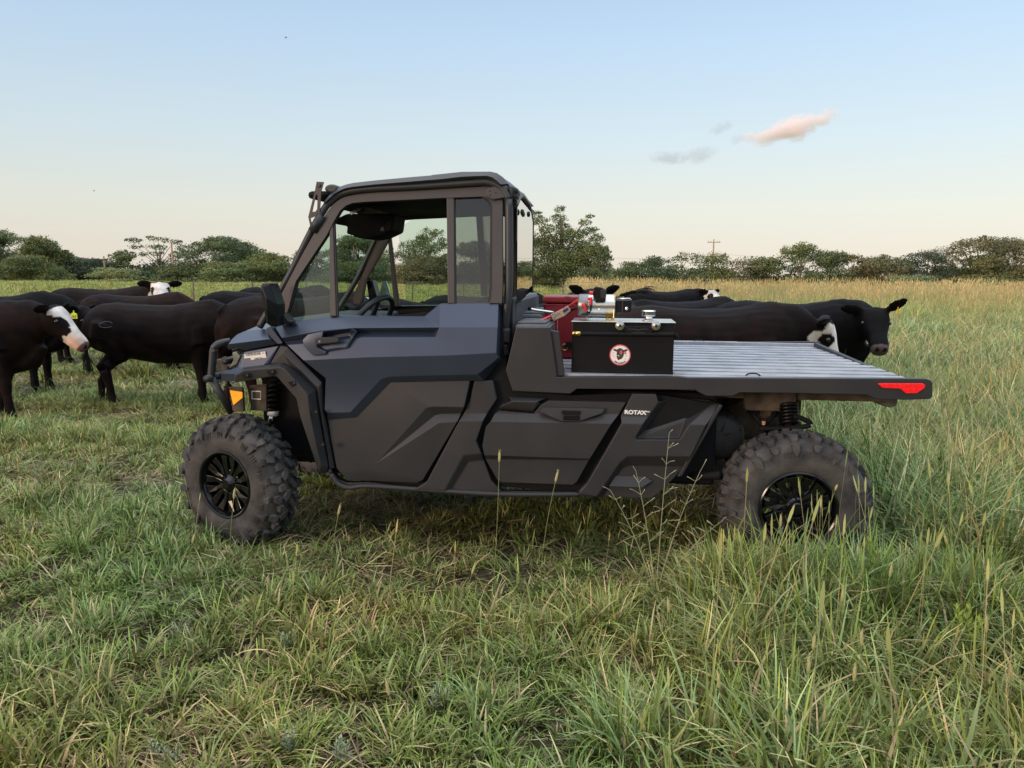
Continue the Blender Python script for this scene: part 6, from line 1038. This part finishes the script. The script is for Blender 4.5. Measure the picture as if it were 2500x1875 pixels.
def px_stalk(px, py_base, py_top, lean_px, label, group, hl=.055):
    b = ground_at(px, py_base); top = at_depth(px+lean_px, py_top, b[1]); h = top[2]; dx = top[0]-b[0]
    return stalk(b[0], b[1], math.hypot(h, dx), 0 if dx > 0 else pi, 2*abs(math.atan2(dx, h))-.1, label=label, group=group, hl=hl, seed=px)
GF = 'yellowish foxtail stalks in the foreground grass'; ORD = ['first', 'second', 'third', 'fourth', 'fifth', 'sixth', 'seventh', 'eighth', 'ninth', 'tenth', 'eleventh', 'twelfth', 'thirteenth']
ZN = lambda px, t: ('in the left foreground' if px < 1300 else 'around the rear wheel' if t < 1450 else 'in the bottom right foreground')
FX = [(1985, 1420, 1200, 55), (1998, 1440, 1245, 8), (1890, 1480, 1290, 12), (1700, 1480, 1378, 14), (1850, 1580, 1485, -5), (2050, 1640, 1480, 8), (1962, 1760, 1600, 20), (1955, 1790, 1660, 14), (2098, 1760, 1590, 6), (2070, 1830, 1675, 12), (1765, 1830, 1685, -8), (2402, 1780, 1545, 8), (2480, 1800, 1670, -8), (1995, 1870, 1780, 12), (1740, 1860, 1780, 4), (1640, 1620, 1500, -6), (2150, 1560, 1420, 20), (2330, 1500, 1330, -20), (2280, 1350, 1180, 30), (2080, 1500, 1370, 10), (1590, 1860, 1780, -16), (175, 1640, 1520, 4), (262, 1760, 1650, 8), (50, 1560, 1480, 30), (460, 1400, 1330, 10), (960, 1760, 1690, -10), (190, 1560, 1490, -8), (1135, 1490, 1400, 18)]
for z_ in sorted({ZN(q[0], q[2]) for q in FX}):
    for k_, (px, b, t, l) in enumerate(sorted([q for q in FX if ZN(q[0], q[2]) == z_], key=lambda q: q[0]+q[3])):
        px_stalk(px, b, t, l, 'yellowish foxtail stalk %s, %s from the left' % (z_, ORD[k_]), GF)
for (px, b, t, l, lb) in [(808, 1410, 1260, 18, 'pale foxtail stalk leaning in front of the front tyre tread'), (560, 1400, 1222, 10, 'short green foxtail stalk crossing the front wheel rim'), (1205, 1430, 1130, 10, 'pale thin seed stalk standing against the side panel'), (1318, 1430, 1180, 38, 'foxtail stalk leaning right against the storage hatch'), (2118, 970, 830, 16, 'long pale foxtail stalk rising against the facing black cow')]:
    px_stalk(px, b, t, l, lb, 'foxtail stalks in front of the machine')
def panicle(px, py_base, py_top):
    b = at_depth(px, 1400, 3.42); h = at_depth(px, py_top, 3.42)[2]*1.02; root = empty('panicle_grass', (b[0], b[1], 0)); tag(root, 'tall airy branching seed stalk standing in front of the rear side panel', 'grass stalk'); g = np.random.default_rng(4); segs = []; heads = []
    for (az, ln, hh) in ((0, .05, 1.0), (.3, .35, .82), (pi, .45, .72), (pi+.4, .22, .80), (.2, .75, .62)):
        pts = []; p = np.array([0, 0, 0.]); a = ln*.6
        for i in range(12): pts.append((p.copy(), .0021-.0001*i)); p = p+np.array([sin(a)*cos(az), .12*sin(az), cos(a)])*h*hh/11; a += ln*.06
        segs.append(pts)
        for i in range(5, 12):
            for k in range(2 if i < 11 else 1):
                q = pts[i][0]; aa = g.uniform(.5, 1.1)*(1 if g.uniform() > .5 else -1); L_ = g.uniform(.03, .085)*(1.3-i*.06); segs.append([(q, .0009), (q+np.array([sin(aa), g.normal()*.3, cos(aa)])*L_*.5, .0009), (q+np.array([sin(aa)*1.05, g.normal()*.3, cos(aa)*.95])*L_, .0019)])
    V, Fc = tubes(segs, 4); link('seed_branches', np_mesh('seed_branches', V, Fc, np.tile(np.array([.42, .42, .26]), (len(V), 1))), stem_m, root)
panicle(1603, 1330, 1065)
leaf_m = leafmat('weed_leaves', transl=.35, rough=.45)
def weed(px, py, h, label, lime=1.0, n=26, L0=.075, w0=.020, group=None, name='leafy_weed'):
    b = ground_at(px, py); root = empty(name, (b[0], b[1], 0)); tag(root, label, 'weed', group); g = np.random.default_rng(px); V, Fs, K = [], [], []; segs = []
    for s in range(3 if lime > .5 else 5):
        az0 = g.uniform(0, 2*pi); ln = g.uniform(.02, .3); hh = h*g.uniform(.7, 1.0) if s else h; tip = np.array([sin(ln)*cos(az0), sin(ln)*sin(az0), cos(ln)])*hh; o = np.array([g.normal()*.02, g.normal()*.02, 0]); segs.append([(o, .003), (o+tip*.5, .0025), (o+tip, .0012)])
        for i in range(n):
            t = .15+.85*i/n; p = o+tip*t; az = i*2.4+g.normal()*.2; L_ = L0*(1.15-.7*t)*g.uniform(.8, 1.2); el = .35+.8*t; d = np.array([cos(az)*cos(el), sin(az)*cos(el), sin(el)]); sd_ = np.array([-sin(az), cos(az), 0])*w0*(1.1-.5*t); dn = np.array([0, 0, -.25*L_]); b0 = len(V)
            V += [p, p+d*L_*.4-sd_*.5, p+d*L_*.4+sd_*.5+0*dn, p+d*L_+dn*.6]; Fs.append([b0, b0+1, b0+3, b0+2]); c = (np.array([.30, .38, .06]) if lime > .5 else np.array([.36, .42, .32]))*(.65+.5*t)*g.uniform(.85, 1.15); K += [c]*4
    link('leaves', np_mesh('leaves', np.array(V), np.array(Fs), np.array(K)), leaf_m, root); V, Fc = tubes(segs, 5); link('stem', np_mesh('stem', V, Fc, np.tile(np.array([.20, .24, .08]), (len(V), 1))), stem_m, root)
weed(2140, 1500, .34, 'upright lime-green leafy weed right of the rear wheel'); weed(2370, 1640, .26, 'lime-green leafy weed at the right, farther from the rear wheel'); weed(1800, 1860, .30, 'feathery green weed at the bottom centre right', n=34, L0=.06, w0=.008)
for (px, py, lb) in [(830, 1860, 'silvery sage weed at the bottom edge left of centre'), (410, 1860, 'silvery sage weed at the bottom edge near the left corner'), (700, 1850, 'silvery sage weed at the bottom between two others'), (1075, 1720, 'small silvery sage weed in the middle foreground'), (440, 1560, 'small silvery weed in the short grass on the left'), (690, 1590, 'silvery sprig in the grass clump below the front wheel')]:
    weed(px, py, .085, lb, lime=.2, n=12, L0=.034, w0=.008, name='sage_weed')
